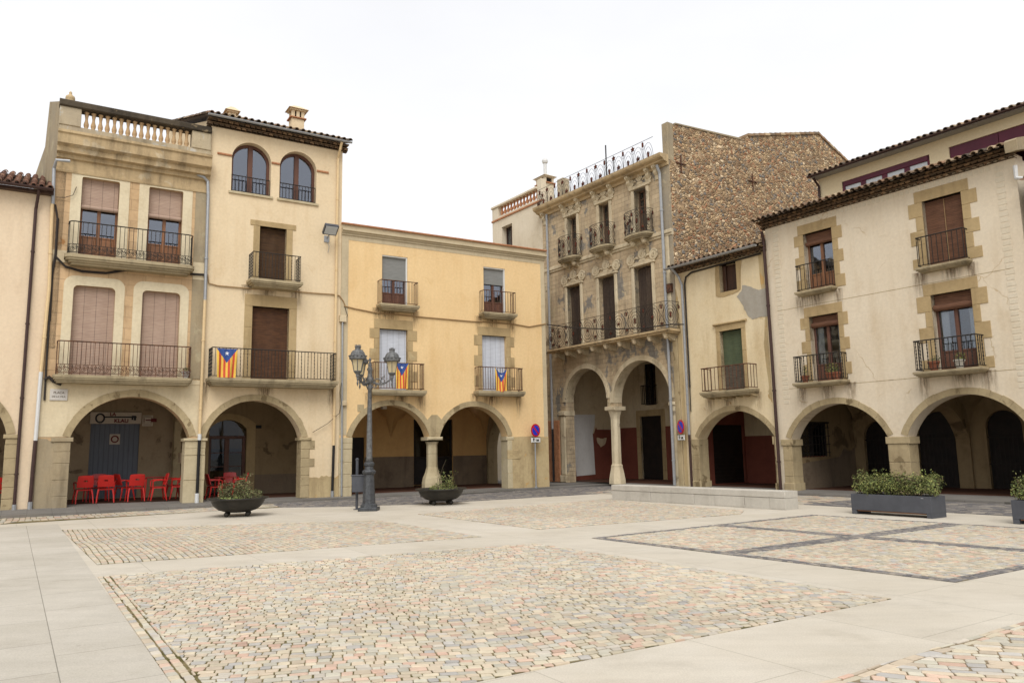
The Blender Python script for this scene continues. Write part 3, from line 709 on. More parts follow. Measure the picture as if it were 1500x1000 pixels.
# lower storey render and plinth
zlow = zb1-.12
m = MB(); pierced(m, [(.006, zs+.02), (a0-.3, zs+.02)]+arc(a0-.02, a1+.02, zs+.02, ck+.02)+[(w-.002, zs+.02), (w-.002, zlow), (.006, zlow)], [], -.012, .05); m.build('render_band', 'oldcream', b)
zpl = p(53, 643)[1]
m = MB(); m.prism([(.006, 0), (a0, 0), (a0, zs-.12), (a0-.55, zs-.1), (a0-.6, zpl), (.006, zpl+.02)], -.025, .05); m.build('plinth', 'greyplinth', b)
m = MB(); voussoirs(m, a0, a1, zs, ck, .23, -.03, T+.02, 17); m.build('arch_stone', 'sandp', b)
m = MB(); pier_blocks(m, a0-.42, a0+.015, -.03, T+.015, .1, zs-.13); m.bbox(a0-.5, a0+.09, -.08, T+.03, zs-.13, zs, .015); m.build('pier', 'greyplinth', b)
# pale painted bands round the doors
for d, bt, rr, ww in ((dU[0], .30, .22, .30), (dU[1], .30, .22, .30), (dL[0], .3, .3, .27), (dL[1], .3, .3, .27)):
    m = MB(); x0, x1, z0, z1 = d; inn = rrect(x0, x1, z0, z1, .05 if d in dU else .14)
    pierced(m, rrect(x0-ww, x1+ww, z0-.001, z1+bt, rr, 6), [inn], -.014, .03)
    m.build('door_band', 'ochreband', b)
m = MB(); m.box(w-.42, w-.002, -.018, .03, zlow+.15, zc0-.25); m.build('corner_strip', 'greyplinth', b)
for q_ in ((w-.42, w-.002, -.03, .03, zb2-.35, zb2+.25), (w-.42, w-.002, -.03, .03, zlow-.05, zlow+.1), (.01, .5, -.022, .03, zb2-.2, zb2+.18)): m = MB(); m.box(*q_); m.build('quoin', 'oldcream', b)
for d in dU: glazed(b, 'french_window', *d, .22, 'wood', .28, (.36, 'blindp'), .075, glass='glass')
for d in dL: blind_only(b, 'blind', *d, .16, 'blindp')
balcony(b, p(98, 360, -.5)[0], p(284, 380, -.5)[0], .5, zb2, .30, p(98, 322, -.5)[1], rad=.16, style='scroll', step=.13, taper=.22, mat='slabst')
balcony(b, p(80, 545, -.5)[0], p(280.5, 552, -.5)[0], .5, zb1, .24, p(80, 498, -.5)[1], rad=.10, style='scroll', step=.12, taper=.12, rmat='ironrust', mat='slabst')
# cornice and balustrade
m = MB(); zp = p(200, 215)[1]
prof = [(.08, zc0-.42), (-.04, zc0-.42), (-.05, zc0-.36), (-.02, zc0-.34), (-.02, zc0), (-.10, zc0+.03), (-.12, zc0+.14), (-.26, zc0+.18), (-.27, zc0+.34), (-.40, zc0+.42), (-.41, zp-.12), (-.46, zp-.08), (-.46, zp), (.08, zp)]
m.prismx(prof, .0, w); m.build('cornice', 'cornice', b)
zrb = p(119.5, 188)[1]-.02; zrt = p(119.5, 163)[1]
zcp = p(86, 157, .0)[1]; zct = p(86, 148)[1]
m = MB(); m.box(.004, w, -.1, .22, zp, zrb); bx0 = p(119, 175)[0]; bx1 = p(280.5, 205)[0]
m.bbox(.004, bx0, -.13, .25, zrb, zrt+.02, .015); m.bbox(bx1, w, -.13, .25, zrb, zrt+.02, .015); m.build('parapet', 'parapet', b)
m = MB(); m.bbox(-.02, w, -.2, .32, zrt+.02, zrt+.24, .03); m.build('coping', 'coping', b)
nb = 16; proto = None; H = zrt-zrb
bal = MB(); bal.lathe([(.075, 0), (.075, .05*H), (.05, .09*H), (.075, .2*H), (.08, .3*H), (.05, .48*H), (.042, .6*H), (.05, .72*H), (.062, .82*H), (.045, .88*H), (.072, .93*H), (.072, H)], 0, 0, 10)
for i in range(nb):
    x = bx0+(bx1-bx0)*(i+.75)/(nb+.5)
    if not proto: proto = bal.build('baluster', 'balus', b, True); proto.location = (x, .04, zrb)
    else: c = proto.copy(); col.objects.link(c); c.parent = b; c.location = (x, .04, zrb)
m = MB(); m.lathe([(.14, zrt+.24), (.10, zrt+.28), (.15, zrt+.36), (.13, zrt+.44), (.07, zrt+.48), (.04, zrt+.53), (.05, zrt+.57), (.01, zrt+.62)], p(103, 145)[0], .05, 8); m.build('finial', 'cornice', b, True)
# party wall stepping down behind the peach roof
sp = .125
pts = [FB.side(73, 149, .0, -sp), FB.side(66, 215, 0, -sp), FB.side(60, 232, 0, -sp), FB.side(51, 258, 0, -sp)]
m = MB(); poly = [(0, 5)]+[(0, zrt+.2)]+[(min(q[0], 9.5), q[1]) for q in pts]+[(min(pts[-1][0], 9.5), 5)]
vs1 = [(-sp*q[0]+.002, q[0], q[1]) for q in poly]; vs2 = [(-sp*q[0]+.3, q[0], q[1]) for q in poly]; n = len(poly)
m.add(vs1+vs2, [tuple(range(n)), tuple(range(2*n-1, n-1, -1))]+[(i, i+n, (i+1) % n+n, (i+1) % n) for i in range(n)]); m.build('party_wall', 'greyplinth', b)
shell(b, WB, 4.3, zc0+.6, 9, 'ochre', zc0+.5)
# arcade
D = 4.0
dx0, dz1 = p(133, 620, D); dx1 = p(205, 620, D)[0]
arcade(b, WB, 4.05, .2, D, 'plasterdim', ends=(0, 1), holes=[rect(dx0, dx1, .2, dz1)])
m = MB(); m.box(dx0, dx1, D+.06, D+.12, .2, dz1); dd = m.build('shop_door', 'bluedoor', b)
m = MB(); xm = (dx0+dx1)/2; m.box(xm-.17, xm+.17, D+.045, D+.06, dz1-.75, dz1-.38); m.build('notice_sheet', 'signcream', dd)
m = MB(); m.ring((xm, D+.04, dz1-.56), .11, .025, 'y', 14, 5); m.build('notice_mark', 'signtext', dd)
m = MB(); xx0, zz0 = p(252, 670, D*.55)
m.box(w-.30, w-.262, 1.7, 2.2, 1.4, 1.75); m.build('meter_box', 'plasterdim', b)
# pipes and cables
x1, z1 = p(80, 235); x2, z2 = p(77.5, 300); x3, z3 = p(72, 420); x4, z4 = p(60, 545); x5, z5 = p(52, 645); x6, z6 = p(44, 738)
pipe(b, [(x1+.42, -.3, z1-.05), (x1+.05, -.3, z1-.08), (x1, -.1, z1-.3), (x2, -.08, z2)], 'zinc', .05)
pipe(b, [(x2-.02, -.08, z2), (x3, -.08, z3), (x4, -.08, z4)], 'creampipe', .05)
pipe(b, [(x4, -.08, z4), (x5, -.08, z5)], 'pvc', .055)
pipe(b, [(x5, -.085, z5), (x5-.02, -.085, z5-.9), (x6, -.08, .35)], 'brownpipe', .055)
m = MB(); m.tube([(x6, -.08, .1), (x6, -.08, .38)], .065, 8); m.build('pipe_foot', 'zinc', b)
x1, z1 = p(288, 257); x2, z2 = p(304, 290); x3, z3 = p(299.5, 440); x4, z4 = p(291.5, 640); x5, z5 = p(289, 733)
pipe(b, [(x1, -.1, z1), (x1+.2, -.14, z1-.06), (x2-.03, -.1, z1-.2), (x2, -.1, z2), (x3, -.1, z3)], 'zinc', .055)
pipe(b, [(x3, -.1, z3), (x4, -.1, z4)], 'creampipe', .05)
pipe(b, [(x4, -.1, z4), (x4-.01, -.1, .4)], 'black', .05)
m = MB(); m.tube([(x4, -.1, z4-.1), (x4, -.1, z4+.1)], .06, 8); m.tube([(x4-.01, -.1, .1), (x4-.01, -.1, .42)], .065, 8); m.build('pipe_foot', 'pvc', b)
m = MB(); pp = [(82, 376), (96, 390), (120, 397), (155, 399.5), (185, 395), (215, 395.5), (260, 400), (302, 402)]
m.tube([(p(x, y, -.05)[0], -.05, p(x, y, -.05)[1]) for x, y in pp], .028, 5); m.tube([(p(x, y+1.5, -.08)[0], -.08, p(x, y+1.5, -.08)[1]) for x, y in pp], .018, 5)
pp = [(79, 300), (82, 320), (79, 372), (74, 400), (70, 470), (66, 530), (63, 586)]
m.tube([(p(x+2, y, -.04)[0], -.05, p(x+2, y, -.04)[1]) for x, y in pp], .03, 5); m.tube([(p(x+3.5, y, -.04)[0], -.04, p(x+3.5, y, -.04)[1]) for x, y in pp[1:5]], .02, 5)
m.tube([(p(x, y, -.06)[0], -.07, p(x, y, -.06)[1]) for x, y in [(65, 556), (72, 552), (78, 558), (90, 563)]], .05, 6)
m.tube([(p(x, y, -.06)[0], -.07, p(x, y, -.06)[1]) for x, y in [(82, 289), (95, 289.5), (107, 286), (112, 274)]], .012, 4)
m.build('cable', 'cable', b)

# ================================================================== cream house with the arched windows
b = building('house', FC, 'tall cream house with two arched top windows and a chimney, floodlight at its corner')
p = FC.p; w = WC; ROOT_C = b
zt = p(400, 201.5)[1]
a0 = p(300.5, 640)[0]; a1 = p(441.7, 638)[0]; ck = p(378, 586.4)[1]; zs = 2.22
AW = []
for xl, xr_, yc, ysl, xc, yb in ((339.8, 397.6, 209.3, 234, 369, 281.5), (410, 463.8, 222.8, 247, 438, 293.5)):
    ym = (ysl); x0 = p(xl, ym)[0]; x1 = p(xr_, ym)[0]; AW.append((x0, x1, p(xl, yb-2.5)[1], p(xl, ysl-6)[1], p(xc, yc)[1]))
z0w = (AW[0][2]+AW[1][2])/2; zsw = (AW[0][3]+AW[1][3])/2; zkw = (AW[0][4]+AW[1][4])/2
ud = (p(381, 331)[0], p(420, 336)[0], 0, p(381, 331)[1]); ld = (p(370, 448)[0], p(423.7, 452)[0], 0, p(370, 448)[1])
zbu = p(362.7, 411.7)[1]; zbl = p(303.3, 554.7)[1]
ud = (ud[0], ud[1], zbu+.02, ud[3]); ld = (ld[0], ld[1], zbl+.02, ld[3])
holes = [[(q[0], z0w), (q[1], z0w)]+arc(q[0], q[1], zsw, zkw, 18)[::-1] for q in AW]+[rect(*ud), rect(*ld)]
m = MB(); pierced(m, [(.004, 0), (a0, 0)]+arc(a0, a1, zs, ck)+[(a1, 0), (w-.004, 0), (w-.004, zt), (.004, zt)], holes, 0, T); m.build('wall', 'cream', b)
m = MB(); voussoirs(m, a0, a1, zs, ck, .22, -.02, T+.02, 21); m.build('arch_stone', 'sandp', b)
xp0 = -(FC.p(301, 700)[0]-FC.p(272, 700)[0])+a0
m = MB(); pier_blocks(m, xp0-.01, a0+.012, -.03, T+.015, .1, zs-.34, (.5, .9)); m.bbox(xp0-.01, a0+.02, -.035, T+.02, zs-.34, zs-.09, .012); m.bbox(xp0-.06, a0+.07, -.08, T+.03, zs-.09, zs, .015); m.build('pier', 'limest', b)
m = MB(); z = .1; i = 0
while z < zs-.12:
    h = [.42, .36, .3, .3, .32, .36][i % 6]; h = min(h, zs-.1-z); m.bbox(a1-.012, a1+(.30 if i % 2 == 0 else .48) if z > .8 else a1+.3, -.022, T+.012, z+.004, z+h-.004); z += h; i += 1
m.bbox(a1-.08, a1+.34, -.06, T+.03, zs-.1, zs, .012); m.build('pier', 'sandp', b)
zpl = p(470, 698)[1]
top = [(a1+.31+(w-a1-.32)*i/12, zpl+R_(-.05, .05)) for i in range(13)]
m = MB(); m.prism([(a1+.31, .0), (w-.006, 0)]+top[::-1], -.014, .05); m.build('plinth', 'yplinth', b)
for i, q in enumerate(AW):
    x0, x1 = q[0], q[1]; y = .26
    m = MB(); A = arc(x0, x1, zsw, zkw, 18); A2 = arc(x0+.1, x1-.1, zsw, zkw-.1, 18); xm = (x0+x1)/2
    pierced(m, [(x0, z0w), (x1, z0w)]+A[::-1], [[(x0+.1, z0w+.08), (x1-.1, z0w+.08)]+A2[::-1]], y, y+.09)
    m.bbox(xm-.085, xm+.085, y-.015, y+.09, z0w+.08, zkw-.09)
    f = m.build('arched_window', 'woodred', b)
    m = MB(); m.prism([(x0+.05, z0w+.05), (x1-.05, z0w+.05)]+arc(x0+.05, x1-.05, zsw, zkw-.05, 18)[::-1], y+.05, y+.06); m.build('glass', 'glass', f)
    m = MB(); m.bbox(x0-.08, x1+.08, -.06, .3, z0w-.09, z0w, .01); m.build('sill', 'limest', f)
    rail(f, [(x0+.02, .08), (x1-.02, .08)], z0w, z0w+.62, .125, 'iron', r=.011)
m = MB()
for x0, x1 in ((AW[0][0]-.5, AW[0][0]-.01), (AW[0][1]+.01, AW[1][0]-.01), (AW[1][1]+.01, AW[1][1]+.46)): m.bbox(x0, x1, -.05, .05, zsw-.035, zsw+.035, .015)
m.build('impost', 'terra', b)
surround(b, *ud, .22, .2, 'sand', lintel_over=.12, proud=.02); surround(b, *ld, .27, .42, 'sand', proud=.02)
blind_only(b, 'blind', *ud, .2, 'blindd'); blind_only(b, 'blind', *ld, .2, 'blindb')
balcony(b, p(362.7, 411)[0], p(442, 416, -.65)[0], .62, zbu, .26, p(370.4, 367.7, -.62)[1], taper=.2, style='twist', step=.115, rmat='iron', r=.0105)
BL_C = balcony(b, p(303.3, 554)[0], p(493.6, 560, -.62)[0], .62, zbl, .26, p(311, 508, -.62)[1], taper=.16, style='twist', step=.115, r=.0105)
eave(b, -.15, w+.18, zt, .3, 2, .075, .035); zg = zt+.23
tiles(b, -.2, w+.25, -.42, zg+.04, radians(19.5), 11.5, rows=None)
gutter(b, -.2, w+.2, -.47, zg+.0, 'zinc', .06)
shell(b, w, 4.3, zt+.25, 11, 'cream', zt+.2)
m = MB(); e = .006
for x in (e, w-.3): m.prismx([(.1, zt-.1), (11.2, zt-.1), (11.2, zg+3.85), (.1, zg+.02)], x, x+.29)
m.build('gable_wall', 'cream', b)
def chimney(root, x, y, z0, z1, s, mat, cap=True, name='chimney'):
    m = MB(); m.bbox(x-s, x+s, y-s*.8, y+s*.8, z0, z1, .01); o = m.build(name, mat, root)
    m = MB(); m.bbox(x-s-.07, x+s+.07, y-s*.8-.07, y+s*.8+.07, z1, z1+.05, .01); m.build('chimney_band', 'terra', o); m = MB()
    for sx in (-1, 0, 1):
        for sy in (-1, 1): m.box(x+sx*(s-.06)-.06, x+sx*(s-.06)+.06, y+sy*(s*.8-.06)-.06, y+sy*(s*.8-.06)+.06, z1+.07, z1+.32)
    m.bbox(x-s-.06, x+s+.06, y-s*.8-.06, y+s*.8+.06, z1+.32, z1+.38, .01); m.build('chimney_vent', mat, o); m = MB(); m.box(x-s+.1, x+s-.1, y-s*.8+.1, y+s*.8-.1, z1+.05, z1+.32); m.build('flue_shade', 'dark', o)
    m = MB(); e = s+.14; f = s*.8+.14
    m.add([(x-e, y-f, z1+.38), (x+e, y-f, z1+.38), (x+e, y+f, z1+.38), (x-e, y+f, z1+.38), (x-s*.5, y-.1, z1+.56), (x+s*.5, y-.1, z1+.56), (x+s*.5, y+.1, z1+.56), (x-s*.5, y+.1, z1+.56)], [(3, 2, 1, 0), (4, 5, 6, 7), (0, 1, 5, 4), (1, 2, 6, 5), (2, 3, 7, 6), (3, 0, 4, 7)])
    m.build('chimney_cap', mat, o); return o
cx, cz = p(434.5, 176, 1.6); chimney(b, cx, 1.6, zg, cz-.02, .25, 'cream')
cx, cz = p(339.5, 166, 2.2); chimney(b, cx, 2.2, zg, cz-.34, .14, 'cream')
x1, z1 = p(494.5, 222); x2, z2 = p(488, 640)
pipe(b, [(x1+.02, -.42, zg-.05), (x1, -.3, zg-.3), (x1, -.08, zg-.6), (x2, -.08, p(488, 652)[1])], 'creampipe', .05)
pipe(b, [(x2, -.08, p(488, 652)[1]), (x2-.03, -.08, .3)], 'black', .05)
m = MB(); m.tube([(x2-.03, -.08, .05), (x2-.03, -.08, .3)], .06, 8); m.build('pipe_foot', 'zinc', b)
x1, z1 = p(501, 470); x2, z2 = p(499.5, 724)
pipe(b, [(x1, -.06, z1), (x2, -.06, .1)], 'zinc', .035)
m = MB(); m.bbox(x1-.12, x1+.14, -.12, 0, z1-.05, z1+.2); m.build('junction_box', 'plaster', b); m = MB(); m.bbox(x1+.02, x1+.18, -.13, 0, p(501, 590)[1]-.1, p(501, 590)[1]+.08); m.build('junction_box', 'plaster', b)
m = MB(); pp = [(304, 402), (306, 415), (320, 418.5), (360, 422), (420, 426), (470, 430), (487, 431), (497, 433), (503, 441), (506, 449)]
m.tube([(p(x, y, -.03)[0], -.035, p(x, y, -.03)[1]) for x, y in pp], .024, 5)
m.build('cable', 'cablet', b)
m = MB(); m.tube([(p(x, y, -.05)[0], -.05, p(x, y, -.05)[1]) for x, y in [(505, 449), (509, 462), (503, 474)]], .012, 4)
m.tube([(p(x, y, -.09)[0], -.09, p(x, y, -.09)[1]) for x, y in [(500, 560), (498, 575), (500, 590), (497, 605), (480, 620), (458, 633)]], .01, 4); m.build('hanging_wire', 'cable', b)
# arcade with the bar door
D = 4.0
x0 = p(306, 640, D)[0]; x1 = p(361, 640, D)[0]; zk = p(330, 615, D)[1]; zsd = p(361, 628, D)[1]
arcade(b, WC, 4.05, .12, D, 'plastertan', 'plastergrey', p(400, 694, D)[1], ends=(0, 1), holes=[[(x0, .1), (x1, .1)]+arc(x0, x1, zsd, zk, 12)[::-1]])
m = MB(); pierced(m, [(x0-.3, .1), (x1+.34, .1)]+arc(x0-.3, x1+.34, zsd+.2, zk+.25, 12)[::-1], [[(x0, .11), (x1, .11)]+arc(x0, x1, zsd, zk, 12)[::-1]], D-.05, D); m.build('door_surround', 'sand', b)
zd = p(330, 638, D)[1]
f = glazed(b, 'bar_door', x0, x1, .12, zd, D+.12, 'woodred', .0, None, 0, False, 'glassdk', 2, .12, 3)
m = MB(); m.box(x0+.14, x1-.14, D+.2, D+.205, 1.05, 1.9); m.build('net_curtain', 'frost', f)
m = MB(); m.prism([(x0, zd), (x1, zd), (x1, zsd)]+arc(x0, x1, zsd, zk, 12)[::-1][1:-1]+[(x0, zsd)], D+.15, D+.17); m.build('fanlight', 'glassdk', f)
m = MB(); m.bbox(p(372, 624, D)[0], p(383, 624, D)[0], D-.02, D, p(377, 627, D)[1], p(377, 622.5, D)[1]); m.build('number_tile', 'black', b)

# ================================================================== yellow house
b = building('house', FD, 'yellow house with white roller blinds on a pair of arches beside the lamp post')
p = FD.p; w = WD; ROOT_D = b
zc = p(650, 362)[1]; zt = p(650, 347.5)[1]
A1 = (p(515, 640)[0], p(629, 639)[0]); A2 = (p(644, 640)[0], p(743.5, 639)[0]); zs = 2.2; ck = p(578, 593.5)[1]; ck2 = p(697.4, 595)[1]; ck = (ck+ck2)/2
U1 = (p(559.9, 373)[0], p(597, 377)[0], p(560, 446.7)[1], p(559.9, 373)[1]); U2 = (p(708, 390.3)[0], p(739.6, 394)[0], p(709, 459)[1], p(708, 390.3)[1])
Lw1 = (p(556, 481)[0], p(597, 484)[0], p(556, 571.6)[1], p(556, 481)[1]); Lw2 = (p(706, 490.8)[0], p(741.5, 493)[0], p(706, 573)[1], p(706, 490.8)[1])
m = MB(); pierced(m, [(.004, 0), (A1[0], 0)]+arc(*A1, zs, ck)+arc(*A2, zs, ck)+[(A2[1], 0), (w, 0), (w, zt), (.004, zt)], [rect(*U1), rect(*U2), rect(*Lw1), rect(*Lw2)], 0, T); m.build('wall', 'yellow', b)
m = MB(); voussoirs(m, *A1, zs, ck, .21, -.025, T+.02, 17); voussoirs(m, *A2, zs, ck, .21, -.025, T+.02, 17)
xm = (A1[1]+A2[0])/2; m.prism([(A1[1], zs), (A2[0], zs), (xm+.36, zs+.62), (xm+.12, zs+.86), (xm-.12, zs+.86), (xm-.36, zs+.62)], -.022, T+.01)
x, z = p(528, 597); m.bbox(x-.12, x+.14, -.02, .1, z-.15, z+.12)
m.build('arch_stone', 'sandp', b)
# column with flared foot
hc = (p(639, 670)[0]-p(622, 670)[0])/2; cyy = .25
m = MB(); q = .86
def sq(r, z): return r*q, z
m.lathe([sq(.46, .1), sq(.46, .42), sq(.42, .62), sq(.32, .82), sq(hc, 1.05), sq(hc, 1.55)], xm, cyy, 8)
m.lathe([sq(hc, 1.56), sq(hc, 1.9), sq(hc+.05, 2.0), sq(hc+.08, 2.02)], xm, cyy, 8)
m.bbox(xm-.33, xm+.33, -.09, .58, zs-.13, zs+.005, .04); m.build('column', 'limest', b)
# end pier, plinth, margins
zpl = p(770, 639.5)[1]
m = MB(); m.prism([(A2[1]+.005, 0), (w-.002, 0), (w-.002, zpl-.03), (A2[1]+1.2, zpl+.03), (A2[1]+.28, zpl), (A2[1]+.005, zs-.1)], -.022, .06); m.build('plinth', 'yplinth', b)
m = MB(); m.bbox(A2[1]-.06, A2[1]+.3, -.04, T+.02, zs-.16, zs, .03); pier_blocks(m, A2[1]-.015, A2[1]+.2, -.026, T+.015, .08, zs-.16, (.6, .9)); m.build('pier', 'limest', b)
m = MB(); pier_blocks(m, .01, A1[0]+.012, -.03, T+.015, .06, zs-.2, (.3, .5)); m.bbox(.01, A1[0]+.03, -.035, T+.02, zs-.2, zs); m.build('pier', 'limest', b)
x, z = p(753, 665); m = MB(); m.bbox(x-.32, x+.26, -.04, .02, z-.2, z+.18, .01); m.build('meter_hatch', 'yplinth', b)
m = MB(); m.box(.006, .28, -.01, .04, zs+.1, zc); m.box(.28, w-.2, -.01, .04, zc-.2, zc); m.box(w-.2, w-.003, -.01, .04, zpl, zc); m.build('painted_margin', 'yellowgrey', b)
z2 = p(504, 343)[1]; z3 = p(504, 327.2)[1]
m = MB(); m.prismx([(.1, zc-.02), (-.05, zc-.02), (-.05, zc+.05), (-.1, zc+.06), (-.1, zc+.11), (-.17, zc+.13), (-.17, zc+.2), (-.06, zc+.22), (-.06, z3-.05), (.1, z3-.05)], .0, w+.06); m.build('cornice', 'yellowgrey', b)
m = MB(); m.bbox(-.02, w+.1, -.14, .3, z3-.05, z3+.01, .01); m.build('coping', 'terra', b)
for d in (U1, U2): glazed(b, 'french_window', *d, .16, 'woodred', .26, (.47 if d is U1 else .36, 'blindg'), 0, leaves=2)
for d in (U1, U2): m = MB(); m.bbox(d[1]-.05, d[1], .02, .15, d[2], d[3]); m.bbox(d[0], d[1], .02, .15, d[3]-.05, d[3]); m.build('shutter_guide', 'whitefr', b)
for d in (Lw1, Lw2): blind_only(b, 'blind', *d, .16, 'blindw')
surround(b, *Lw1, .22, .38, 'sand', (.22, .40, .40), .018); surround(b, *Lw2, .2, .36, 'sand', (.2, .38, .42), .018)
Dp = .42
balcony(b, p(552, 449.6)[0], p(613.6, 452, -Dp)[0], Dp, U1[2], .24, p(560, 408.8, -Dp)[1], taper=.16, rmat='ironrust', step=.13, r=.0105, over=.03)
balcony(b, p(702, 461.6)[0], p(757, 464, -Dp)[0], Dp, U2[2], .24, p(708, 424, -Dp)[1], taper=.16, rmat='ironrust', step=.13, r=.0105, over=.03)
bx = (p(541, 573)[0], p(623, 573.5, -Dp)[0]); balcony(b, bx[0], bx[1], Dp, Lw1[2], .2, p(543, 529.7, -Dp)[1], taper=.07, rmat='ironrust', step=.115, lip=.5)
bx2 = (p(695, 574)[0], p(767.6, 575.6, -Dp)[0]); balcony(b, bx2[0], bx2[1], Dp, Lw2[2], .2, p(696, 536.5, -Dp)[1], taper=.07, rmat='ironrust', step=.115, lip=.5)
m = MB(); pp = [(504, 448), (520, 452), (545, 457), (560, 459), (610, 463.5), (650, 467), (690, 470.5), (705, 471), (755, 475), (775, 478.5), (786, 476.5), (800, 474)]
m.tube([(p(x, y, -.03)[0], -.035, p(x, y, -.03)[1]) for x, y in pp], .026, 5); m.build('cable', 'cablet', b)
shell(b, w, 4.3, zt, 8, 'yellow', zt)
D = 4.6
dA = (p(606, 620, D)[0], p(663, 620, D)[0]); zd = p(640, 614, D)[1]
dB = (p(515, 640, D)[0], p(534, 640, D)[0])
arcade(b, w, 4.0, .1, D, 'plasteryel', 'plastergrey', p(590, 669, D)[1], ends=(1, 0), holes=[rect(dB[0], dB[1], .1, 2.3), rect(dA[0], dA[1], .1, zd)])
m = MB(); m.box(dB[0], dB[1], D+.1, D+.16, .1, 2.3); m.build('door', 'door', b)
f = glazed(b, 'shop_front', dA[0], dA[1], .15, zd, D+.08, 'door', .42, None, 0, False, 'glassdk', 2, .09, 1)
# street-side arch at the right end and a cross rib
xarch(b, w-.5, w-.003, T, D+.25, 1.75, 3.3, 4.0, 'sandp', 'street_arch', .42)
def groin(root, xa, xb, D, z0, rise, mat):
    m = MB(); n = 16; vs_ = []
    for j in range(n+1):
        for i in range(n+1):
            a, c2 = abs(i/n-.5)*2, abs(j/n-.5)*2
            vs_.append((xa+(xb-xa)*i/n, T+(D-T)*j/n, z0+rise*max(math.sqrt(max(0, 1-a*a)), math.sqrt(max(0, 1-c2*c2)))))
    m.add(vs_, [(j*(n+1)+i, j*(n+1)+i+1, (j+1)*(n+1)+i+1, (j+1)*(n+1)+i) for j in range(n) for i in range(n)]); m.build('vault', mat, root, True)
groin(b, .26, xm, D, 2.25, 1.62, 'plasteryel'); groin(b, xm, w-.51, D, 2.25, 1.62, 'plasteryel')
m = MB(); x, z = p(562, 596, .8); m.bbox(x-.08, x+.1, .7, .9, z-.08, z+.1); m.tube([(x, .8, z), (x, .8, 4.0)], .012, 5); m.build('ceiling_lamp', 'signcream', b)

# ------------------------------------------------------------------ wrought iron with leaves
def ornate(root, path, z0, z1, mod=.95, r=.009, roof=False, name='railing'):
    m = MB(); L = [0]
    for a, c in zip(path, path[1:]): L.append(L[-1]+hypot(c[0]-a[0], c[1]-a[1]))
    LN = L[-1]; H = z1-z0
    def P(s_, h, off=0):
        s_ = max(0, min(LN, s_)); k = max(j for j in range(len(path)-1) if L[j] <= s_+1e-9); q = (s_-L[k])/max(1e-9, L[k+1]-L[k])
        dx, dy = path[k+1][0]-path[k][0], path[k+1][1]-path[k][1]; l = hypot(dx, dy)
        return (path[k][0]+dx*q+dy/l*off, path[k][1]+dy*q-dx/l*off, z0+H*h)
    def line(pts, rr=r): m.tube([P(*q) for q in pts], rr, 4, False)
    def oval(sc, hc, rx, rh, a0=0, a1=2*pi, n=14): line([(sc+rx*cos(a0+(a1-a0)*i/n), hc+rh*sin(a0+(a1-a0)*i/n)) for i in range(n+1)])
    def leaf(sc, hc, R, kind=0):
        n = 10 if kind == 0 else 8; pts = []
        for i in range(n):
            a = 2*pi*i/n+pi/2
            q = R*(1 if i % 2 == 0 else .5) if kind == 0 else R*(.55+.45*abs(sin(a)))
            pts.append((sc+q*cos(a)*(1 if kind == 0 else .6), hc+q*sin(a)/H))
        vs = [P(s_, h, o) for o in (.02, -.02) for s_, h in pts]+[P(sc, hc, .045), P(sc, hc, -.045)]
        m.m = 1; m.add(vs, [(i, (i+1) % n, 2*n) for i in range(n)]+[(n+(i+1) % n, n+i, 2*n+1) for i in range(n)]+[(i, i+n, n+(i+1) % n, (i+1) % n) for i in range(n)]); m.m = 0
    st = [i*LN/max(1, round(LN/.1)) for i in range(max(1, round(LN/.1))+1)]
    line([(s_, 1) for s_ in st], r*1.5); line([(s_, .03) for s_ in st], r*1.2)
    n = max(1, round(LN/mod)); mod = LN/n
    for i in range(n):
        c = (i+.5)*mod
        if not roof:
            for f in (1, .76, .5, .26): oval(c, .5, .40*mod*f, .46*f)
            leaf(c, .5, .085 if i % 2 else .11, 0 if i % 2 else 1)
            for sg in (-1, 1):
                e = c+sg*.5*mod
                line([(e-sg*.02, .05), (e-sg*.14*mod, .28), (e-sg*.02, .5), (e-sg*.14*mod, .74), (e-sg*.02, .97)])
                oval(e-sg*.07*mod, .84, .05*mod, .08, n=8); oval(e-sg*.07*mod, .16, .05*mod, .08, n=8)
            leaf(i*mod, .82, .085, 1); leaf(i*mod, .2, .07, 0)
            if i == n-1: leaf(LN, .82, .085, 1)
        else:
            for f in (1, .72, .44): oval(c, .02, .47*mod*f, .8*f, 0, pi, 10)
            leaf(c, .2, .13 if i % 2 else .12, i % 2)
            line([(i*mod, 0), (i*mod, .95)], r*(2.2 if i % 4 == 2 else 1)); leaf(i*mod, .82, .12, 1 if i % 2 else 0)
            oval(i*mod, .75, .16*mod, .2, pi, 2*pi, 6)
    return m.build(name, ['iron', 'rust'], root)

def blob(pts, n=3):
    out = []
    for i in range(len(pts)):
        a, c = pts[i], pts[(i+1) % len(pts)]
        for k in range(n): t = k/n; out.append((a[0]+(c[0]-a[0])*t+R_(-.02, .02), a[1]+(c[1]-a[1])*t+R_(-.02, .02)))
    return out

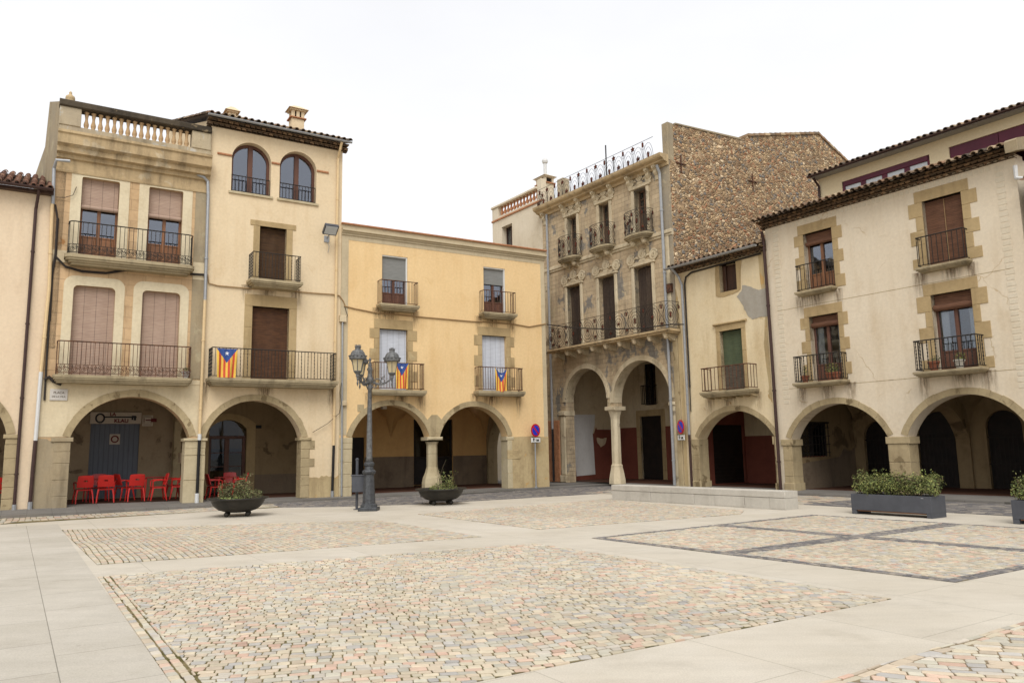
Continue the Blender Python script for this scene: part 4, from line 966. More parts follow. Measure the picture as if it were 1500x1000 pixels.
# ================================================================== ornate house with three balconies and ironwork
W4 = u45-u7r; F4 = FR.shift(u7r); w = W4; p = F4.p
b = building('ornate_house', F4, 'tall weathered grey brown house with leafy ironwork balconies and two high arches')
A1 = (p(829, 602)[0], p(890, 596)[0]); A2 = (p(899, 595)[0], p(983, 590)[0]); zs = 3.43; ck = 5.29
UW = [(p(831, 318)[0], p(844.4, 311)[0]), (p(877.4, 301)[0], p(892, 294.4)[0]), (p(928.6, 279.6)[0], p(946.4, 273)[0])]; zu1 = 12.7
zbu = p(948, 343)[1]
LW = [(p(831, 422)[0], p(850, 416)[0]), (p(877, 406.6)[0], p(900, 401)[0]), (p(929, 392.5)[0], p(954.4, 385)[0])]; zl1 = 9.3
zbl = p(890, 496.5, -.7)[1]
zcor = p(982, 216, -.5)[1]; zw = zcor-.42
m = MB(); pierced(m, [(.004, 0), (A1[0], 0)]+arc(*A1, zs, ck)+arc(*A2, zs, ck)+[(A2[1], 0), (w-.004, 0), (w-.004, zw+.3), (.004, zw+.3)], [rect(a, c, zbu, zu1) for a, c in UW]+[rect(a, c, zbl, zl1) for a, c in LW], 0, T); m.build('wall', 'grey4', b)
m = MB()
for A in (A1, A2):
    hw = (A[1]-A[0])/2; xm = (A[0]+A[1])/2; cz = ck-hw
    for t0, t1, pr in ((0, .12, .05), (.12, .22, .02)):
        inn = [(xm-(hw+t0)*cos(pi*i/28), cz+(hw+t0)*sin(pi*i/28)) for i in range(29)]; out = [(xm-(hw+t1)*cos(pi*i/28), cz+(hw+t1)*sin(pi*i/28)) for i in range(29)]
        for i in range(28): m.prism([inn[i], inn[i+1], out[i+1], out[i]], -pr, .08)
m.build('arch_moulding', 'trim4', b)
m = MB()
for A in (A1, A2):
    hw = (A[1]-A[0])/2; xm = (A[0]+A[1])/2; cz = ck-hw
    o = [(xm-(hw-.012)*cos(pi*i/24), cz+(hw-.012)*sin(pi*i/24)) for i in range(25)]; o2 = [(xm-hw*cos(pi*i/24), cz+hw*sin(pi*i/24)) for i in range(25)]
    for i in range(24): m.prism([o[i], o[i+1], o2[i+1], o2[i]], .02, T-.02)
m.build('arch_soffit', 'trim4', b)
def column4(xm, hw_, name='column', half=False):
    m = MB(); cy = T/2
    m.lathe([(.38, .1), (.38, .24), (.34, .5), (.27, .8), (hw_+.05, .84), (hw_+.05, .9), (hw_, .95), (hw_-.01, 2.9), (hw_+.02, 3.05), (hw_+.09, 3.28)], xm, cy, 8)
    m.bbox(xm-hw_-.11, xm+hw_+.11, cy-hw_-.11, cy+hw_+.11, 3.28, 3.45, .02); m.build(name, 'trim4', b)
column4((A1[1]+A2[0])/2, .22)
m = MB(); xl = A1[0]
m.bbox(xl-.46, xl-.02, -.1, T+.01, .1, .42, .02); m.bbox(xl-.40, xl-.04, -.06, T, .42, 3.2, .06); m.bbox(xl-.46, xl+.03, -.11, T+.02, 3.2, 3.42, .03); m.build('half_column', 'trim4', b)
m = MB(); m.bbox(A2[1]-.012, w-.28, -.05, T+.012, .1, 3.3, .02); m.bbox(A2[1]-.08, w-.26, -.09, T+.02, 3.3, 3.43, .02); m.build('pier', 'trim4', b)
m = MB(); m.bbox(w-.26, w-.01, -.06, .1, 2.2, zbl-.35, .02); m.bbox(w-.26, w-.01, -.07, .1, .1, 2.2, .02); m.build('corner_pilaster', 'sandp', b)
m = MB(); m.box(w-.5, w-.008, -.015, .05, zbl+.02, zw); m.build('corner_render', 'grey4r', b)
m = MB(); m.bbox(.02, xl-.5, -.05, .1, 1.6, 3.0, .02); m.bbox(.02, xl-.5, -.06, .1, .1, 1.6, .02); m.build('corner_pilaster', 'terra', b)
# string courses
m = MB(); zs1 = p(880, 371)[1]
zstr = zbu-.16
m.bbox(.0, w, -.09, .05, zstr-.1, zstr+.06, .02); m.bbox(0, w, -.05, .05, zstr-.2, zstr-.1, .02); m.build('string_course', 'trim4', b)
for x in (w-.62, .12):
    m = MB(); m.bbox(x, x+.4, -.05, .05, zbl+.05, zstr-.2, .02); m.build('pilaster', 'trim4', b)
# cornice with brackets
m = MB(); m.prismx([(.1, zw-.02), (-.08, zw-.02), (-.1, zw+.1), (-.3, zw+.14), (-.32, zw+.2), (-.46, zw+.26), (-.5, zw+.32), (-.52, zcor), (.1, zcor)], -.12, w-.02); m.build('cornice', 'cornice', b)
m = MB(); zf = zw+.14
m.prismx([(.02, zf), (-.27, zf), (-.27, zf-.1), (-.16, zf-.18), (-.17, zf-.3), (-.06, zf-.42), (-.05, zf-.6), (.02, zf-.62)], -.09, .09)
m.ring((0, -.24, zf-.1), .06, .03, 'x', 10, 5)
pr_ = None; xs = []
for a, c in UW: xs += [a-.22, c+.22]
xs += [w-.7, .25]
for x in xs:
    if pr_ is None: pr_ = m.build('bracket', 'trim4', b); pr_.location = (x, 0, 0)
    else: c2 = pr_.copy(); col.objects.link(c2); c2.parent = b; c2.location = (x, 0, 0)
# window trims with medallions
med = None
def medal(x, z, s):
    global med
    if med is None:
        m = MB(); m.lathe([(.001, .0), (1, .0), (1, .14), (.86, .3), (.7, .16), (.62, .14), (.5, .2), (.32, .34), (.2, .2), (.001, .26)], 0, 0, 18, False)
        m.v = [(v[0], -v[2], v[1]) for v in m.v]; med = m.build('medallion', 'trim4', b, True); o = med
    else: o = med.copy(); col.objects.link(o); o.parent = b
    o.location = (x, -.02, z); o.scale = (s, s*.8, s)
for (x0, x1), zb_, zt_, s in [(q, zbu, zu1, .85) for q in UW]+[(q, zbl, zl1, 1.0) for q in LW]:
    m = MB()
    for e in (x0-.17, x1+.0): m.bbox(e, e+.17, -.06, .2, zb_, zt_+.02, .02)
    m.bbox(x0-.24, x1+.24, -.1, .2, zt_+.02, zt_+.1, .02); m.bbox(x0-.17, x1+.17, -.05, .2, zt_+.1, zt_+.2, .02)
    m.build('window_trim', 'trim4', b)
    medal(x0-.17, zt_+.36, .25*s); medal(x1+.17, zt_+.36, .25*s); medal((x0+x1)/2, zt_+.52, .23*s)
    m = MB(); xc = (x0+x1)/2
    for sg in (-1, 1): m.tube([(xc+sg*(.2+(x1-x0)*.35*k/6), -.03, zt_+.33+.10*sin(pi*k/6)*(1-k/9)) for k in range(7)], [.035, .04, .045, .04, .035, .03, .02], 5); 
    m.prism([(xc-.22, zt_+.2), (xc+.22, zt_+.2), (xc+.12, zt_+.32), (xc-.12, zt_+.32)], -.05, .02); m.build('festoon', 'trim4', b)
for x0, x1 in UW: glazed(b, 'french_window', x0, x1, zbu, zu1, .26, 'woodgrey', .5, None, 0, False, 'glass', 2, .07, 2)
for x0, x1 in LW:
    f = glazed(b, 'shuttered_window', x0, x1, zbl, zl1, .3, 'wooddk', .3, None, 0, False, 'glass', 2, .07, 3)
    m = MB(); n = 7
    for i in range(n): xx = x0+.02+(x1-x0-.04)*i/n; m.bbox(xx, xx+(x1-x0)/n-.012, .2, .225, zbl+.03, zl1-.02-R_(0, .06), .006)
    m.build('shutter', 'shutterdk', f)
# upper balconies, rounded
for i, (x0, x1) in enumerate(UW):
    a, c = x0-.32, x1+.32; xc = (a+c)/2; Dp = .58
    path = [(a, 0), (a, -.22)]+[(xc-(c-a)/2*cos(pi*k/10), -.22-(Dp-.22)*sin(pi*k/10)**.7) for k in range(1, 10)]+[(c, -.22), (c, 0)]
    m = MB()
    for f, z0_, z1_ in ((1.06, -.09, 0), (.98, -.15, -.09), (.86, -.22, -.15)): m.prismz([(xc+(q[0]-xc)*f, q[1]*f) for q in path], zbu+z0_, zbu+z1_)
    bl = m.build('balcony', 'slabst', b)
    ornate(bl, path, zbu, zbu+1.02, .62)
    m = MB()
    for sx in (-.33, .33):
        m.ball((xc+sx, -.22, zbu-.32), .13, 10, 7); m.prismx([(.0, zbu-.2), (-.4, zbu-.2), (-.3, zbu-.34), (-.1, zbu-.42), (0, zbu-.5)], xc+sx-.08, xc+sx+.08)
    m.build('bracket', 'trim4', bl)
# long balcony
Dp = .72; xa = p(801.5, 512, -Dp)[0]; xb = p(979, 481, -Dp)[0]
m = MB(); m.bbox(xa, xb, -Dp, .02, zbl-.1, zbl, .02); m.bbox(xa+.06, xb-.06, -Dp+.06, .02, zbl-.17, zbl-.1, .02); bl = m.build('balcony', 'cornice', b)
ornate(bl, [(xa+.05, 0), (xa+.05, -Dp+.06), (xb-.05, -Dp+.06), (xb-.05, 0)], zbl, p(890, 460, -Dp)[1]+.02, .98)
m = MB(); pr2 = None
for i in range(9):
    x = xa+.35+(xb-xa-.7)*i/8
    if pr2 is None:
        m.prismx([(.0, -.17), (-.6, -.17), (-.58, -.27), (-.36, -.33), (-.2, -.42), (0, -.46)], -.09, .09); m.ball((0, -.5, -.3), .1, 10, 6)
        pr2 = m.build('bracket', 'trim4', bl); pr2.location = (x, 0, zbl)
    else: c2 = pr2.copy(); col.objects.link(c2); c2.parent = bl; c2.location = (x, 0, zbl)
ornate(b, [(.1, 0), (.1, -.38), (w-.5, -.38)], zcor, zcor+.86, .62, .008, True, 'roof_railing')
m = MB(); x, z = p(888, 252, -.38); m.tube([(x, -.36, zcor), (x, -.36, zcor+1.5)], .03, 6); m.build('pole', 'iron', b)
# rubble party wall, gable behind
S = lambda x, y: F4.side(x, y, w)
q = [S(985, 182), S(1085, 205), S(1095, 200), S(1198, 197), S(1243, 240)]
sl_ = (q[4][1]-q[3][1])/(q[4][0]-q[3][0])
polyw = [(.02, 5.8), (4.7, 5.8), (4.7, 0), (q[4][0]+3, 0), (q[4][0]+3, q[4][1]+sl_*3), (q[3][0], q[3][1]), (q[2][0], q[2][1]), (q[1][0], q[1][1]), (.02, q[0][1])]
m = MB(); m.prismx(polyw, w-.30, w-.002); m.build('party_wall', 'rubble', b)
m = MB(); m.bbox(w-.32, w+.004, -.03, .3, zw+.2, q[0][1]+.03, .02)
m.prismx([(.45, q[0][1]+(q[1][1]-q[0][1])*.1), (q[1][0], q[1][1]), (q[1][0], q[1][1]+.08), (.45, q[0][1]+.09)], w-.33, w+.03); m.build('wall_coping', 'greyplinth', b)
for (ya, za, yb_, zb_) in ((q[2][0], q[2][1], q[3][0], q[3][1]), (q[3][0], q[3][1], q[4][0]+3, q[4][1]+sl_*3)):
    m = MB(); n = int(abs(yb_-ya)/.4)
    for i in range(n):
        t0, t1 = i/n, (i+1.12)/n; y0, z0_, y1, z1_ = ya+(yb_-ya)*t0, za+(zb_-za)*t0, ya+(yb_-ya)*t1, za+(zb_-za)*t1
        m.k = (lambda c, f: lin(*[q*f for q in c], .75))(random.choice([(186, 156, 122), (160, 130, 100), (200, 176, 142), (150, 130, 108)]), R_(.85, 1.1))
        m.prismx([(y0, z0_+.02), (y1, z1_+.0), (y1, z1_+.1), (y0, z0_+.14)], w-.5, w+.06)
    m.k = lin(110, 92, 74, .6); m.add([(.3, ya, za), (w-.3, ya, za), (w-.3, yb_, zb_), (.3, yb_, zb_)], [(0, 1, 2, 3)]); m.build('tile_roof', 'tile', b)
for x, y in ((997, 240), (1102, 266)):
    yy, zz = S(x, y); m = MB(); m.box(w, w+.04, yy-.025, yy+.025, zz-.40, zz+.36); m.box(w+.01, w+.05, yy-.30, yy+.30, zz-.025, zz+.025); m.build('wall_tie', 'ironrust', b)
m = MB(); m.box(.01, .3, T, q[2][0], 5.8, zcor-.3); m.box(.3, w-.42, q[2][0], q[2][0]+.3, 5.8, q[2][1]); m.box(.3, w-.42, T, q[2][0], zcor-.5, zcor-.3); m.box(.01, .3, q[2][0], q[4][0]+3, 0, q[2][1]); m.box(.3, w-.42, q[4][0]+2.7, q[4][0]+3, 0, q[4][1]+sl_*3); m.build('shell_wall', 'white', b)
cx, cz = p(826, 272, 3.5); m = MB(); m.bbox(cx-.25, cx+.25, 3.2, 3.7, zcor-.3, cz+.35, .02); m.build('chimney', 'parapet', b)
# arcade
D = 3.95
wn = (p(945, 594, D)[0], p(962, 594, D)[0], p(953, 593, D)[1], p(953, 532, D)[1]); dr = (p(941, 691, D)[0], p(972, 691, D)[0], .12, p(955, 609, D)[1])
arcade(b, w, 5.75, .12, D, 'plaster', 'red', p(870, 629, D)[1], ends=(0, 1), holes=[rect(*dr), rect(*wn)], endz=(3.2, 5.2))
m = MB(); m.box(dr[0], dr[1], D+.1, D+.16, .12, dr[3]); m.build('door', 'door', b)
surround(b, *dr, .26, .3, 'sand', proud=.03).location = (0, D, 0)
f = glazed(b, 'inner_window', *wn, D+.08, 'door', .0, None, 0, False, 'glass'); rail(f, [(wn[0]-.05, D), (wn[0]-.05, D-.2), (wn[1]+.05, D-.2), (wn[1]+.05, D)], wn[2], wn[2]+.95, .11)
endwall(b, .32, T, D, .05, 5.75, 'plaster'); zr = F4.side(850, 629, .32)[1]
m = MB(); m.prismx([(T, .05), (D, .05), (D, zr), (2.9, zr), (2.85, zr+.12), (2.7, zr-.2), (1.4, zr-.15), (1.3, zr+.1), (1.1, zr), (T, zr)], .32, .335); m.build('dado', 'red', b)
S_ = lambda x, y: F4.side(x, y, .34)
m = MB(); m.prismx([S_(*q) for q in [(844.5, 697), (872, 694.5), (870, 660), (868, 634), (871, 622), (871, 607), (839, 607), (840, 632), (842, 660)]][::-1], .335, .348); m.build('white_patch', 'whitepanel', b)
m = MB(); m.prismx(blob([S_(*q) for q in [(874, 640), (880, 642), (889, 641), (887, 650), (880, 655), (875, 648)]], 3), .335, .345); m.build('bare_plaster', 'plaster', b)
# pipes, cable
x1, z1 = p(969, 238); x2, z2 = p(992.6, 709)
pipe(b, [(x1, -.3, zw+.05), (x1, -.14, zw-.3), (x1, -.12, 5), (x1, -.12, .15)], 'zinc', .06)
x1 = p(804, 320)[0]; pipe(b, [(x1, -.14, zw), (x1, -.12, zbl), (x1+.02, -.12, 2.6)], 'zinc', .055); pipe(b, [(x1+.02, -.12, 2.6), (x1+.02, -.12, .15)], 'black', .055)
m = MB(); m.tube([(F4.p(x, y, -Dp-.04)[0], -Dp-.05, F4.p(x, y, -Dp-.04)[1]) for x, y in [(801, 475), (840, 480), (890, 482), (940, 480.5), (984, 475), (1002, 475)]], .025, 5); m.build('cable', 'cable', b)
m = MB(); x, z = p(983.5, 422); m.bbox(x-.16, x+.1, -.14, 0, z-.18, z+.18); m.build('meter_box', 'ironrust', b)
pot = MB(); pot.lathe([(.08, 0), (.13, .05), (.15, .2), (.14, .22), (.11, .2), (.01, .18)], 0, 0, 12)
x, z = p(915, 484, -Dp); tag(pot.build('flower_pot', 'potblue', None, True, F4.w(x, Dp-.18, zbl+.003)), 'small blue glazed pot on the long iron balcony of the weathered house', 'pot')

# ================================================================== white house on the far side street
u7l = FR.p(721, 304.6)[0]; F7 = FR.shift(u7l); W7 = u7r-u7l; p = F7.p; w = W7-.004
b = building('house', F7, 'white house with a small roof balustrade rising behind the yellow house')
zt = p(722, 304.6)[1]; zb = p(727, 322)[1]; z3 = p(787, 280.4)[1]
wd = (p(735, 333)[0], p(750, 329)[0], p(735, 333)[1]-2.1, p(735, 333)[1])
m = MB(); pierced(m, rect(.004, w, 0, zb-.05), [rect(*wd), rect(1.2, 2.2, 5.5, 7.8)], 0, T); m.build('wall', 'white', b)
glazed(b, 'window', *wd, .3, 'wooddk', .2); glazed(b, 'window', 1.2, 2.2, 5.5, 7.8, .3, 'wooddk', .2)
m = MB(); m.bbox(-.03, w, -.06, .2, zb-.1, zb, .015); m.build('string_course', 'terra', b)
m = MB(); xl = p(730, 312)[0]; xr_ = p(787, 280)[0]
m.bbox(.0, xl, -.01, .3, zb, zt-.1); m.bbox(xr_, w, -.01, .3, zb, zt+.35); m.bbox(xl, xr_, .0, .28, zb, zb+.12); m.build('parapet_post', 'white', b)
m = MB(); m.bbox(-.05, xr_, -.08, .34, zt-.1, zt+.02, .02); m.build('coping', 'white', b)
H = zt-.1-zb-.12; pr_ = None
bal = MB(); bal.lathe([(.07, 0), (.07, .06*H), (.045, .1*H), (.1, .32*H), (.07, .5*H), (.045, .62*H), (.06, .86*H), (.07, .92*H), (.07, H)], 0, 0, 10)
for i in range(12):
    x = xl+(xr_-xl)*(i+.6)/12.2
    if pr_ is None: pr_ = bal.build('baluster', 'terra', b, True); pr_.location = (x, .14, zb+.12)
    else: c2 = pr_.copy(); col.objects.link(c2); c2.parent = b; c2.location = (x, .14, zb+.12)
m = MB(); m.box(.004, .3, T, 9, 0, zb); m.box(w-.3, w-.004, T, 9, 0, zb); m.box(.3, w-.3, T, 9, zb-.5, zb-.3); m.box(.004, w, 9, 9.3, 0, zb); m.build('side_wall', 'white', b)
cx, cz = p(799, 268, 1.2); ch = chimney(b, cx-.05, 1.2, zb-.3, cz-.12, .38, 'white')
m = MB(); m.tube([(cx, 1.2, cz+.3), (cx, 1.2, cz+1.1)], .09, 10); m.lathe([(.14, cz+1.1), (.17, cz+1.2), (.14, cz+1.3), (.02, cz+1.36)], cx, 1.2, 10); m.build('flue', 'pvc', ch)

# ================================================================== narrow peeling house
F5 = FR.shift(u45); p = F5.p; w = W5
b = building('house', F5, 'narrow peeling cream house with a green blind between the ornate house and the quoined house')
zt = p(1060, 384.5)[1]; zt = (p(1002, 398)[1]+p(1120, 367)[1])/2
A = (p(1023, 638)[0], p(1135, 644)[0]); zs = 1.95; ck = p(1080, 601)[1]
uw = (p(1053, 389)[0], p(1077.4, 380)[0], p(1055, 429)[1], p(1053, 389)[1]); dw = (p(1054, 486)[0], p(1086, 480)[0], 0, p(1054, 486)[1])
Dp = .56; zb = p(1092, 571)[1]; dw = (dw[0], dw[1], zb, dw[3])
m = MB(); pierced(m, [(.004, 0), (A[0], 0)]+arc(*A, zs, ck)+[(A[1], 0), (w-.004, 0), (w-.004, zt+.1), (.004, zt+.1)], [rect(*uw), rect(*dw)], 0, T); m.build('wall', 'peel', b)
m = MB(); voussoirs(m, *A, zs, ck, .2, -.015, T+.02, 15); m.build('arch_stone', 'sandp', b)
m = MB(); pier_blocks(m, A[0]-.3, A[0]+.012, -.03, T+.012, .1, zs-.3, (.5, .7)); m.bbox(A[0]-.34, A[0]+.02, -.035, T+.02, zs-.3, zs-.02); m.bbox(A[0]-.36, A[0]+.07, -.09, T+.05, .05, .34, .03); m.build('pier', 'sandp', b)
m = MB(); pier_blocks(m, A[1]-.012, w-.16, -.03, T+.012, .1, zs-.28, (.5, .7)); m.bbox(A[1]-.07, w-.16, -.06, T+.02, zs-.28, zs, .012); m.bbox(A[1]-.05, w-.13, -.08, T+.03, .05, .34, .02); m.build('pier', 'sandp', b)
def D1(x, y): return p(980+x/5, 360+y/5)
m = MB(); m.prism(blob([D1(*q) for q in [(735, 510), (660, 525), (610, 537), (572, 505), (545, 440), (500, 372), (530, 330), (540, 285), (600, 300), (660, 322), (728, 308)]][::-1]), -.012, .03); m.build('cement_patch', 'cement', b)
m = MB(); pierced(m, blob([D1(*q) for q in [(338, 130), (345, 370), (400, 378), (470, 350), (525, 320), (530, 110), (500, 85)]][::-1]), [rect(*uw)], -.016, .2); m.build('window_surround', 'sand', b)
m = MB(); x0 = D1(690, 100)[0]
m.prism(blob([(w-.34, zt), (w-.16, zt), (w-.16, ck+.2), (w-.3, ck+.4), (w-.26, zb), (w-.34, zb+1.6), (w-.22, zb+2.6), (w-.34, zt-1)][::-1], 5), -.008, .03); m.build('bare_strip', 'yplinth', b)
m = MB(); m.prism(blob([(.02, .1), (.2, .1), (.22, zt-3), (.14, zt-1.2), (.02, zt-.6)], 5), -.01, .03); m.build('bare_edge', 'yplinth', b)
surround(b, *dw, .17, .24, 'sand', proud=.03); m = MB(); m.bbox(dw[0]-.26, dw[1]+.26, -.1, .05, dw[3]+.24, dw[3]+.31, .02); m.build('drip_moulding', 'sand', b)
m = MB(); y = .28; m.bbox(uw[0], uw[0]+.16, y-.1, y, uw[2], uw[3]); m.bbox(uw[0], uw[1], y, y+.05, uw[2], uw[3]); m.bbox(uw[0]+.16, uw[1]-.02, y-.03, y, uw[2]+.03, uw[3]-.05); m.build('shutter', 'wooddk', b)
f = blind_only(b, 'blind', dw[0], dw[1], dw[2]+.95, dw[3], .16, 'blindgreen'); m = MB(); m.box(dw[0]+.02, dw[1]-.02, .18, .2, dw[2]+.02, dw[2]+1.3); m.build('shutter_slats', 'blindgrey', f)
x0b, x1b = p(1025, 540, -Dp)[0], p(1094, 532, -Dp)[0]
bl = balcony(b, x0b, x1b, Dp, zb, .2, p(1060, 536, -Dp)[1], taper=.12, rmat='ironrust', step=.17, r=.012, mat='slabst', lip=.3)
m = MB()
for i in range(7):
    x = x0b+.1+(x1b-x0b-.2)*i/6; m.prismx([(0, -.1), (-Dp, -.1), (-Dp+.05, -.16), (-.2, -.24), (0, -.26)], x-.06, x+.06)
m.build('corbel', 'sandp', bl).location = (0, 0, zb)
eave(b, -.0, w+.02, zt, .34, 2, .05, .025); zg = zt+.16
tiles(b, 0.02, w, -.44, zg+.02, radians(17), 9.0)
gutter(b, -.05, w-.05, -.52, zg, 'zinc', .075)
shell(b, w, 4.3, zt, 9, 'peel', zt)
D = 3.5
arcade(b, w, 3.7, .12, D, 'plaster', 'red', F5.p(1110, 638, D)[1], ends=(0, 1))
S_ = lambda x, y: F5.side(x, y, .26); y0, y1 = S_(1047, 690)[0], D-.12; zs_ = 2.5
endwall(b, .26, T, D, .05, 3.7, 'red', [rect(y0, y1, .15, zs_)], .12)
m = MB(); m.box(.12, .18, y0, y1, .15, zs_); f = m.build('shop_shutter', 'door', b)
m = MB()
for i in range(14): z = .3+i*(zs_-.4)/14; m.box(.18, .20, y0+.03, y1-.03, z, z+.03)
m.build('shutter_bar', 'iron', f)
x1, z1 = p(1000, 404); pipe(b, [(x1-.12, -.5, zg-.05), (x1-.05, -.2, zg-.35), (x1+.02, -.1, zg-.7), (x1+.02, -.1, 2.1)], 'zinc', .05); pipe(b, [(x1+.02, -.1, 2.1), (x1+.02, -.1, .1)], 'brownpipe', .05)
m = MB(); m.tube([(x1+.12, -.05, .3+zb), (x1+.12, -.05, zt-.5), (x1+.2, -.05, zt-.25), (x1+.5, -.05, zt-.12), (w-.2, -.05, zt-.08)], .035, 5); m.tube([(x1+.1, -.04, 3.0), (x1+.12, -.05, zb+.4)], .02, 5); m.build('cable', 'cable', b)

# ================================================================== quoined cream house at right
F6 = FR.shift(u56); p = F6.p; w = W6
b = building('house', F6, 'wide pale cream house with toothed stone window frames behind the long planters')
ROOT_6 = b
zt = (p(1123.5, 333.6)[1]+p(1477, 233.7)[1])/2
A1 = (p(1158.9, 640.5)[0], p(1301, 642)[0]); A2 = (p(1329.8, 640.5)[0], w-.32); zs = 1.84; ck = 2.95
Wn = [((1176, 344), (1217.4, 332), (1224.6, 420.5)), ((1350, 296), (1407, 281), (1413.6, 381)), ((1184.8, 464.7), (1227, 455.5), (1236, 556)), ((1363, 432.8), (1422, 422.7), (1431.6, 540))]
WR = []
for tl, tr, br in Wn:
    x0, z1 = p(*tl); x1 = p(*tr)[0]; z0 = p(*br)[1]; WR.append([x0, x1, z0, z1])
zU = (WR[0][2]+WR[1][2])/2; zL = (WR[2][2]+WR[3][2])/2
m = MB(); pierced(m, [(.004, 0), (A1[0], 0)]+arc(*A1, zs, ck)+[(A1[1], 0), (A2[0], 0)]+arc(*A2, zs, ck+.03)+[(A2[1], 0), (w-.004, 0), (w-.004, zt+.1), (.004, zt+.1)], [rect(*q) for q in WR], 0, T); m.build('wall', 'b6', b)
m = MB(); voussoirs(m, *A1, zs, ck, .2, -.02, T+.02, 13); voussoirs(m, *A2, zs, ck+.03, .2, -.02, T+.02, 15); m.build('arch_stone', 'sandp', b)
for xa, xb in ((.17, A1[0]+.012), (A1[1]-.012, A2[0]+.012), (A2[1]-.012, w-.05)):
    m = MB(); pier_blocks(m, xa, xb, -.025, T+.012, .08, zs-.22, (.4, .6)); m.bbox(xa-.05, xb+.06, -.06, T+.04, zs-.22, zs-.01, .012); m.bbox(xa-.03, xb+.05, -.07, T+.03, .05, .36, .02); m.build('pier', 'sandp', b)
qs = [(.2, .36, .40), (.22, .42, .42), (.17, .34, .40), (.2, .42, .48)]
for q, k in zip(WR, qs): surround(b, *q, k[0], .34, 'sand', k, .016)
glazed(b, 'french_window', *WR[0], .22, 'wood', .3, (.17, 'blindr'), .07, leaves=2)
blind_only(b, 'blind', *WR[1], .18, 'blindr', 1)
glazed(b, 'french_window', *WR[2], .22, 'woodred', .26, (.13, 'blindr'), .09, True, 'glasscl')
glazed(b, 'french_window', *WR[3], .22, 'woodred', .26, (.17, 'blindr'), .1, True, 'glasscl')
BS = []
for (xl, yl), (xr_, yr_), Dp, zz, zr in (((1166, 432), (1218, 425), .30, zU, p(1166, 390, -.3)[1]), ((1343, 397), (1416, 386), .30, zU, p(1341, 349, -.3)[1]), ((1163, 566), (1231, 560), .5, zL, p(1162.6, 523, -.5)[1]), ((1340, 549), (1435, 540), .5, zL, p(1338.5, 500, -.5)[1])):
    xa, xb = p(xl, yl, -Dp)[0], p(xr_, yr_, -Dp)[0]; BS.append((xa, xb, Dp, zz))
    balcony(b, xa, xb, Dp, zz, .15, zr, taper=.12, style='twist' if Dp > .4 else 'plain', step=.12 if Dp > .4 else .15, mat='slabst', over=.04, lip=.4)
for zz, dz in ((zU, -.28), (zL, -.22)):
    pass
m = MB()
for zz in (p(1252, 561)[1], p(1290, 428)[1]):
    m.box(.3, w-.4, -.004, .02, zz-.008, zz+.008)
m.build('render_joint', 'sandp', b)
for x in (.42, w-.42):
    m = MB(); n = 38
    for i in range(n):
        z = zs+1.2+(zt-zs-1.3)*i/n; m.bbox(x-.1-.02*(i % 2), x+.1+.02*(i % 2), -.008, .02, z, z+(zt-zs-1.3)/n-.04, .004)
    m.build('sgraffito_strip', 'b6line', b)
m = MB(); n = 46
for i in range(n): x = .5+(w-1.1)*i/n; m.bbox(x, x+(w-1.1)/n-.05, -.008, .02, zt-.2, zt-.06, .004)
m.build('sgraffito_strip', 'b6line', b)
eave(b, -.12, w+.0, zt, .4, 3, .05, .025); zg = zt+.22
tiles(b, -.15, w, -.56, zg-.02, radians(17), 5.0)
m = MB(); m.prismx([(-.58, zg-.25), (3.9, zg+1.0), (3.9, zg+1.4), (-.5, zg+.12), (-.62, zg+.04)], w, w+.3); m.build('roof_end', 'greyplinth', b)
shell(b, w, 3.95, zt, 3.7, 'b6', zt, zb0=3.85)
x1, z1 = p(1122, 362); x2, z2 = p(1150, 716)
pipe(b, [(x1+.05, -.25, zt-.15), (x1+.0, -.12, zt-.5), (x1+.02, -.1, 5), (x1+.02, -.1, .1)], 'brownpipe', .055)
D = 4.15
S_ = lambda x, y: F6.side(x, y, .3); wn = (S_(1173.6, 669)[0], S_(1216, 669)[0], S_(1195, 669)[1], S_(1195, 620)[1])
gates = []
for xa, xb, yk, ysp in ((1266, 1312, 616, 640), (1344, 1412, 602, 640), (1446, 1500, 600, 640)):
    g0, g1 = p(xa, 650, D)[0], p(xb, 650, D)[0]; gates.append((g0, min(g1, w-.3), p((xa+xb)/2, ysp, D)[1], p((xa+xb)/2, yk, D)[1]))
gates = [g for g in gates if g[1]-g[0] > .4]
arcade(b, w, 3.55, .12, D, 'plastertan', None, 1.2, ends=(0, 1), holes=[[(g[0], .1), (g[1], .1)]+arc(g[0], g[1], g[2], max(g[3], g[2]+.2), 10)[::-1] for g in gates])
endwall(b, .3, T, D, .05, 3.55, 'plastertan', [rect(*wn)])
m = MB(); pp = [(T, .1), (D, .1), (D, 1.5), (D-.4, 1.35), (D-.7, 1.5), (D-1.0, 1.2), (T, .95)]
m.prismx(blob(pp, 4), .3, .312); m.build('worn_plaster', 'plastergrey', b)
for g in gates:
    m = MB(); m.box(g[0], g[1], D+.15, D+.2, .1, max(g[3], g[2]+.2)+.02); f = m.build('door', 'door', b)
    m = MB(); n = int((g[1]-g[0])/.13)
    for i in range(n): x = g[0]+(i+.5)*(g[1]-g[0])/n; m.tube([(x, D+.08, .15), (x, D+.08, g[2]+.1)], .01, 4, False)
    m.box(g[0], g[1], D+.07, D+.09, .9, .93); m.box(g[0], g[1], D+.07, D+.09, 1.75, 1.79); m.build('grille', 'iron', f)
f = glazed(b, 'barred_window', wn[0], wn[1], wn[2], wn[3], .1, 'door', 0, None, 0, False, 'glass')
m = MB()
for i in range(9): x = wn[0]+(i+.5)*(wn[1]-wn[0])/9; m.tube([(x, -.05, wn[2]), (x, -.05, wn[3])], .012, 4, False)
for i in range(4): z = wn[2]+(i+.5)*(wn[3]-wn[2])/4; m.box(wn[0], wn[1], -.06, -.045, z-.012, z+.012)
